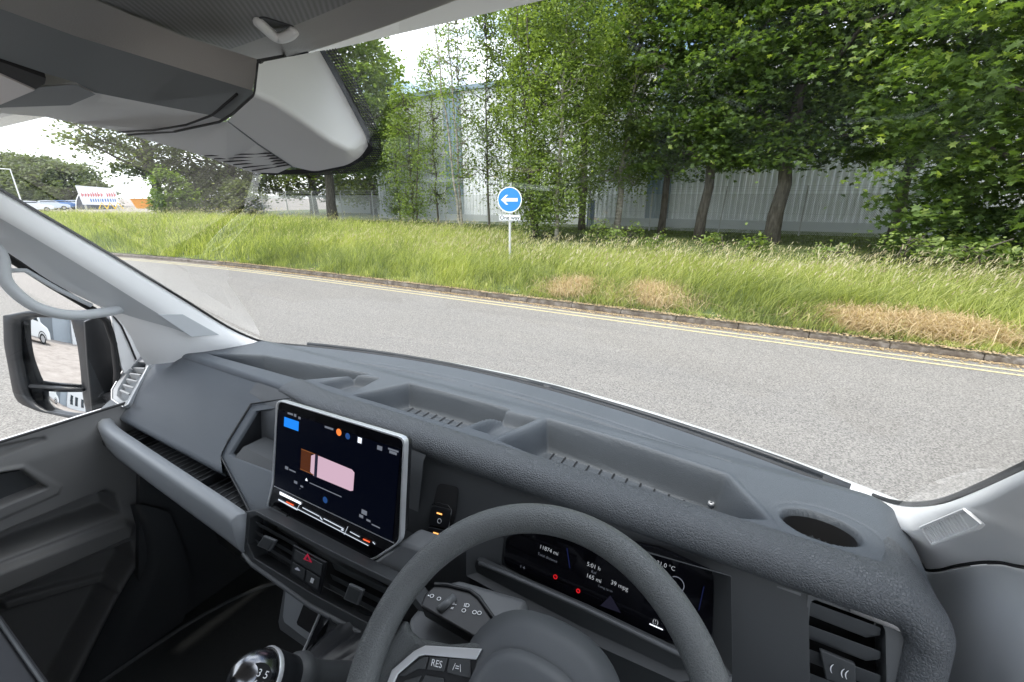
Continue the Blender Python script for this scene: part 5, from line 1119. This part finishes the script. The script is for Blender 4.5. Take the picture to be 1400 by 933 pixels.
def mirror_glass(pts, Rad, o, tilt, name, rot=0.):
    C2 = mp_(*np.mean(np.array(pts), 0), o); e1 = np.cross(mn, [0, 0, 1]); e1 /= np.linalg.norm(e1); e2 = np.cross(e1, mn)
    poly = [((mp_(*p, o) - C2) @ e1, (mp_(*p, o) - C2) @ e2) for p in pts]; m = MB(); rows = []
    c0 = (0., 0.)
    for t in np.linspace(0, 1, 14):
        rows.append([C2 + e1 * (a * t) + e2 * (b * t) - mn * (((a * t) ** 2 + (b * t) ** 2) / (2 * Rad)) + mn * (tilt * b * t + rot * a * t) for a, b in rs(poly, 64) + rs(poly, 64)[:1]])
    return B(m.grid(rows), name, M_mirror, wm, smooth=True)
mirror_glass([(29, 440), (38, 432), (94, 433), (99, 440), (112, 528), (44, 526)], 1.5, -.012, .0, 'mirror_glass')
mirror_glass([(50, 536), (113, 538), (117, 568), (96, 570), (66, 562), (56, 552)], .5, -.012, -.10, 'wide_angle_glass')
B(MB().tube([mp_(42, 528, -.006), mp_(114, 533, -.006)], .006, 8), 'mirror_bar', M_black, wm, smooth=True)
B(MB().prism([mp_(118, 450, -.02), mp_(140, 445, -.02), mp_(146, 545, -.02), mp_(136, 572, -.02), mp_(118, 560, -.02)], -mn * .05), 'mirror_arm', M_black, wm, bevel=.01)
B(MB().prism([(-1.56, .42, -.54), (-1.68, .41, -.56), (-1.68, .41, -.64), (-1.56, .42, -.64)], (0, .06, 0)), 'mirror_foot', M_black, wm, bevel=.01)
# -- right A pillar trim and door
A2 = catmull([P(1196, 680, X=.238), P(1206, 684, X=.240), P(1222, 689, X=.246), P(1250, 693, X=.252), P(1290, 689, X=.256), P(1340, 670, X=.256), P(1400, 643, X=.254), P(1500, 598, X=.25), P(1700, 508, X=.245), (.24, .31, .04), (.22, .28, .12)], 4)
B2 = catmull([P(1215, 712, X=.236), P(1228, 722, X=.238), P(1245, 725, X=.240), P(1262, 722, X=.244), P(1300, 700, X=.246), P(1345, 690, X=.249), P(1400, 662, X=.250), P(1500, 618, X=.252), P(1700, 530, X=.252), (.26, .28, .02), (.25, .25, .12)], 4)
C2_ = catmull([P(1262, 770, X=.285), P(1268, 780, X=.29), P(1285, 780, X=.295), P(1305, 775, X=.30), P(1340, 770, X=.305), P(1370, 770, X=.31), P(1400, 776, X=.315), P(1500, 790, X=.32), P(1700, 820, X=.32), (.34, .10, -.30), (.34, .05, -.2)], 4)
rows = []
for a, b, c in zip(A2, B2, C2_):
    a, b, c = map(np.array, (a, b, c)); rows.append([a + np.array([.02, .01, 0]), a, a * .7 + b * .3 + np.array([-.004, -.002, .002]), b, b * .5 + c * .5 + np.array([.008, 0, 0]), c])
apr = strip(rows[:37], 'a_pillar_trim', M_pillar)
apr['label'] = 'right windscreen pillar trim'
apl['label'] = 'left windscreen pillar trim'
B(MB().tube([np.array(p) + np.array([-.001, .004, .001]) for p in A2], .0035, 6), 'glass_seal', M_rubber, apr, smooth=True)
B(MB().tube([np.array(p) + np.array([-.001, .0, 0]) for p in C2_[:29]], .0022, 6), 'door_gap', M_rubber, apr)
g2 = [np.array(P(a, b, X=c)) for a, b, c in ((1260, 722, .2425), (1320, 697, .2455), (1342, 716, .257), (1336, 722, .259), (1276, 745, .257))]
spk = B(MB().prism(g2, (.004, 0, 0)), 'speaker_grille', M_pillar, apr, bevel=.0015)
m = MB()
for t in np.linspace(.12, .88, 12): m.tube([g2[0] * (1 - t) + g2[1] * t + np.array([-.001, 0, 0]), g2[4] * (1 - t) + g2[3] * t + np.array([-.001, 0, 0])], .0008, 4)
B(m, 'grille_rib', M_pillar, spk)
B(MB().tube([p + np.array([-.001, 0, 0]) for p in g2 + g2[:1]], .0016, 5), 'grille_edge', M_pillar, spk)
rows = []
for p in C2_[:29]:
    p = np.array(p); rows.append([p + np.array([.004, 0, -.001]), p + np.array([.004, -.01, -.06]), p + np.array([.012, -.02, -.16]), p + np.array([.012, -.03, -.32]), p + np.array([.012, -.05, -.8])])
strip(rows, 'dash_side_panel', M_pillar2)
dR = empty('door', (.40, -.1, .6)); dR.parent = van; dR.location = Vector((.40, -.1, .6)) - van.location; ORG[dR.name] = np.array([.40, -.1, .6]); dR['label'] = 'driver door'; dl['label'] = 'passenger door with grey card and open pockets'
B(MB().box((.38, -.12, -.88), (.08, 1.2, .72)), 'door_card', M_door, dR, bevel=.02)
B(MB().add([(.39, -.75, -.53), (.39, .45, -.53), (.37, .40, -.25), (.35, .12, .05), (.34, -.75, .12)], [(0, 1, 2, 3, 4)]), 'window_pane', M_glass, dR)
B(MB().tube([(.37, .44, -.5), (.36, .38, -.25), (.34, .10, .06), (.33, -.75, .13)], .014, 8), 'window_frame', M_rubber, dR, smooth=True)
# -- header, headliner, visors, overhead console
def wsp(px, py, k=.985): return np.array(at(px, py, ws=True, k=k))
HY = .285
B(MB().box((-.57, -.32, .20), (2.0, 1.20, .03)), 'roof_skin', M_white)
B(MB().prism([(-1.50, .30, .135), (-1.50, .335, .135), (-1.50, .29, .20), (-1.50, .22, .20)], (1.90, 0, 0)), 'roof_front_edge', M_white)
hl = B(MB().grid([[(x, .262, .134), (x, .20, .140), (x, 0, .160), (x, -.9, .175)] for x in np.linspace(-1.5, .36, 8)]), 'headliner', M_head, smooth=True)
def hd(px, py, z): return np.array(at(px, py, Z=z))
hdr = MB(); rows = []
for x in np.linspace(-1.46, .34, 60):
    yg = glass_y(x) - .578
    rows.append([(x, yg + .01, .131), (x, yg - .001, .124), (x, yg - .008, .122), (x, yg - .02, .126), (x, yg - .05, .131), (x, yg - .10, .137)])
B(hdr.grid(rows), 'header_trim', M_head, hl, smooth=True)
cl_pts = [(404, 40), (421, 45), (440, 47), (483, 35), (552, 6), (640, -32), (800, -120), (700, -300), (250, -400), (-50, -120), (60, -30), (130, 0), (250, 50), (352, 80), (385, 62)]
vis = B(MB().prism([hd(a, b, .1285) for a, b in cl_pts], (0, 0, .008)), 'sun_visor', M_cloth, van, bevel=.003, seg=3)
q = [hd(a, b, .1275) for a, b in rounded([(346, 28), (360, 24), (404, 38), (402, 46), (388, 54), (374, 50)], 6, 4)]
B(MB().prism(q, (0, 0, .002)), 'finger_recess', M_dark, vis)
B(MB().tube(catmull([hd(350, 27, .1265), hd(366, 42, .124), hd(380, 52, .122), hd(396, 48, .123), hd(404, 40, .1265)], 5), [.0015] + [.004] * 19 + [.0015], 8), 'finger_lip', M_cons, vis, smooth=True)
# overhead console: bands running left from the mirror cover
oc = MB()
A_ = [hd(0, 12, .125), hd(104, 50, .122), hd(250, 95, .106), np.array(at(344, 125, pl=((.40, .035), (.22, .09))))]
Cc = [hd(130, 0, .1295), hd(250, 50, .127), hd(352, 80, .118)]
P1 = ((.40, .035), (.22, .09))
p1 = lambda a, b: np.array(at(a, b, pl=P1))
br_ = B(MB().add([hd(-200, -60, .128), hd(0, -45, .1295), hd(130, 0, .1275), hd(250, 50, .125), hd(352, 81, .1165), p1(352, 90), p1(345, 124), A_[2], A_[1], A_[0], hd(-200, -50, .126)], [(0, 1, 2, 9, 10), (2, 3, 8, 9), (3, 4, 5, 6, 7), (3, 7, 8)]), 'overhead_console', M_head, smooth=True)
band = B(MB().add([hd(-200, -50, .126), A_[0], A_[1], A_[2], p1(345, 124), p1(349, 131), p1(308, 165), p1(283, 157), p1(200, 141), p1(130, 127), p1(104, 113), p1(60, 100), p1(0, 80), p1(-200, 20)],
              [(0, 1, 12, 13), (1, 2, 10, 11, 12), (2, 3, 8, 9, 10), (3, 4, 5, 6, 7, 8)]), 'console_band', M_consd, br_, smooth=True)
lowp = [p1(130, 127), p1(200, 141), p1(283, 157), p1(305, 164), wsp(300, 178), p1(215, 178)]
lg = B(MB().add([p1(130, 127), p1(200, 141), p1(283, 157), p1(262, 170), p1(215, 178), wsp(165, 180), wsp(100, 168), wsp(60, 160), wsp(0, 155), wsp(-120, 150), p1(-120, 120), p1(0, 142), p1(50, 118), p1(104, 113)],
             [(0, 1, 6, 7), (1, 2, 3, 4, 5, 6), (0, 7, 8, 11, 12), (0, 12, 13), (8, 9, 10, 11)]), 'console_panel', M_cons, br_, smooth=True)
B(MB().add([p1(50, 117), p1(104, 113), p1(130, 127), p1(95, 142), p1(10, 145), p1(-60, 150), p1(-60, 143), p1(0, 140)], [(0, 1, 2, 3, 4, 7), (4, 5, 6, 7)]), 'console_recess', M_consd, br_).location.z -= .0015
B(MB().prism([p1(-60, 70), p1(0, 81), p1(62, 104), p1(60, 112), p1(48, 119), p1(0, 97), p1(-60, 85)], (0, 0, .01)), 'lamp_recess', M_hole, br_).location.z -= .002
B(MB().prism([p1(-60, 86), p1(0, 98), p1(46, 119), p1(0, 139), p1(-60, 146)], (0, 0, .002)), 'reading_lamp', pm('lamp_lens', (.62, .56, .54), .3), br_).location.z -= .003
g_ = MB()
g_.tube([wsp(160, 181, .983), p1(210, 178.5) * .995, p1(255, 171) * .995, p1(290, 158) * .995, p1(324, 129) * .995], .0011, 5)
g_.tube([wsp(175, 185, .983), p1(240, 180) * .995, p1(300, 167) * .995, p1(318, 156) * .995, p1(348, 130) * .995, p1(352, 100) * .995, p1(353, 88) * .995], .0013, 5)
B(g_, 'panel_gap', M_rubber, br_, smooth=True)
# strip between grooves
B(MB().add([wsp(163, 181), p1(215, 178), p1(262, 170), p1(283, 157), p1(308, 165), p1(300, 167), p1(240, 180), wsp(176, 184)], [(0, 1, 6, 7), (1, 2, 5, 6), (2, 3, 4, 5)]), 'console_strip', M_cons, br_)
# mirror/camera cover
cv = MB()
a0 = p1(354, 86); a1 = wsp(395, 78, .975); a2 = wsp(437, 70); a3 = wsp(470, 128); a4 = wsp(501, 188); a5 = wsp(503, 200); a6 = wsp(494, 214); a7 = wsp(475, 226); a8 = wsp(430, 235); a9 = wsp(380, 237)
m0 = p1(349, 131); m1 = np.array(at(375, 143, s=.60)); m1 = p1(375, 143) * 1.015; m2 = p1(411, 166) * 1.035; m3 = p1(448, 193) * 1.055; m4 = p1(476, 207) * 1.07
b0 = p1(310, 166); b1 = p1(352, 197) * 1.04; b2 = p1(399, 228) * 1.02
_pn = np.cross(a2 - a0, a4 - a0); _dS = a0 @ _pn
def onS(px, py): d = ray(px, py); return d * (_dS / (d @ _pn))
a1 = onS(395, 78); a3 = onS(470, 129); m0 = onS(349, 131); m1 = onS(375, 143); m2 = onS(411, 166); m3 = onS(448, 193); m4 = onS(478, 209)
cv.add([a0, a1, a2, a3, a4, a5, a6, a7, a8, m0, m1, m2, m3, m4, b0, b1, b2, a9],
       [(0, 1, 10, 9), (1, 2, 11, 10), (2, 3, 12, 11), (3, 4, 13, 12), (4, 5, 6, 13), (9, 10, 15, 14), (10, 11, 16, 15), (11, 12, 8, 16), (12, 13, 7, 8), (13, 6, 7)])
cover = B(cv, 'mirror_cover', M_cons, van, bevel=.006, seg=4, angle=16)
lp_ = [b0, p1(240, 181), wsp(177, 185), wsp(250, 205), wsp(310, 224), wsp(345, 236), wsp(380, 237), b2, b1]
lens = B(MB().add(lp_, [(0, 1, 2, 3), (0, 3, 4, 8), (4, 5, 6, 7, 8)]), 'cover_panel', M_cons, cover)
v_ = MB()
for t in np.linspace(.12, .92, 6):
    qa = np.array(at(268 + 82 * t, 210.5 + 25.5 * t, ws=True, k=.983)); qb = b1 + (b2 - b1) * (.30 + .66 * t)
    v_.tube([(qa + (qb - qa) * e) * .986 for e in (0.03, .35, .7, .99)], .0010, 4)
B(v_, 'cooling_slot', M_rubber, cover)
B(MB().tube([p1(312, 166) * .995, b1 * .992, b2 * .992], .0009, 4), 'panel_gap', M_consd, cover)
B(MB().tube([wsp(463, 176, .965), wsp(468, 186, .965)], .0018, 6), 'pin_hole', M_hole, cover)
B(MB().tube(catmull([p1(354, 84) * .993, wsp(390, 77, .965), wsp(396, 79, .965), wsp(404, 77, .965), wsp(420, 71, .97)], 4), .0016, 5), 'top_gap', M_rubber, cover)
# frit: black band then a field of dots, stuck to the glass round the cover
def on_glass(px, py, k=.998): return np.array(at(px, py, ws=True, k=k))
ina = [(430, 71), (447, 100), (464, 130), (480, 162), (494, 190), (497, 200), (488, 210), (472, 221), (430, 231), (380, 233), (345, 233)]
inb = [(443, 69), (462, 98), (480, 129), (495, 160), (508, 190), (510, 206), (497, 219), (477, 229), (430, 237.5), (380, 239), (345, 238)]
inc = [(459, 66), (478, 95), (495, 125), (508, 155), (520, 188), (522, 210), (512, 226), (485, 236), (440, 240), (385, 240), (345, 238.5)]
B(MB().grid([[on_glass(*q) for q in ina], [on_glass(*q) for q in inb]]), 'frit_edge', M_hole, ws)
M_dot = newmat('frit_dots'); _n = M_dot.node_tree.nodes; _l = M_dot.node_tree.links; _b = _n['Principled BSDF']; _b.inputs['Base Color'].default_value = (.005, .005, .006, 1)
_t = _n.new('ShaderNodeTexCoord'); _v = _n.new('ShaderNodeTexVoronoi'); _v.voronoi_dimensions = '2D'; _v.inputs['Scale'].default_value = 260; _v.inputs['Randomness'].default_value = 0
_sx = _n.new('ShaderNodeSeparateXYZ'); _cx = _n.new('ShaderNodeCombineXYZ'); _sb = _n.new('ShaderNodeMath'); _sb.operation = 'SUBTRACT'
_l.new(_t.outputs['Object'], _sx.inputs[0]); _l.new(_sx.outputs['X'], _cx.inputs['X']); _l.new(_sx.outputs['Y'], _sb.inputs[0]); _l.new(_sx.outputs['Z'], _sb.inputs[1]); _l.new(_sb.outputs[0], _cx.inputs['Y']); _l.new(_cx.outputs[0], _v.inputs['Vector'])
_c = _n.new('ShaderNodeMath'); _c.operation = 'LESS_THAN'; _c.inputs[1].default_value = .46; _l.new(_v.outputs['Distance'], _c.inputs[0]); _l.new(_c.outputs[0], _b.inputs['Alpha'])
B(MB().grid([[on_glass(*q) for q in inb], [on_glass(*q) for q in inc]]), 'frit_dots', M_dot, ws)
# -- cab shell so light enters only through the glass
bk = B(MB().box((-.57, -.92, -.72), (2.1, .03, 1.18)), 'bulkhead', M_mid)
B(MB().box((-1.52, -.92, -.12), (.2, .03, .56)), 'bulkhead_post', M_mid, bk); B(MB().box((.38, -.92, -.12), (.2, .03, .56)), 'bulkhead_post', M_mid, bk)
B(MB().add([(-1.42, -.92, -.12), (.28, -.92, -.12), (.28, -.92, .16), (-1.42, -.92, .16)], [(0, 1, 2, 3)]), 'added_rear_pane', M_glass, bk)  # unseen bulkhead window, added to let sky light onto the dash fronts
# passenger bench
se = B(MB().box((-1.0, -.20, -.82), (.84, .52, .15)), 'passenger_seat', M_seat, bevel=.04, seg=4)
B(MB().box((-1.0, -.52, -.45), (.84, .14, .75)), 'backrest', M_seat, se, bevel=.05, seg=4)
B(MB().box((-1.0, -.2, -1.05), (.74, .46, .34)), 'seat_base', M_dark, se, bevel=.01)
B(MB().tube([(-1.40, .052, -.752), (-.60, .052, -.752)], .003, 6), 'piping', M_mid, se, smooth=True)
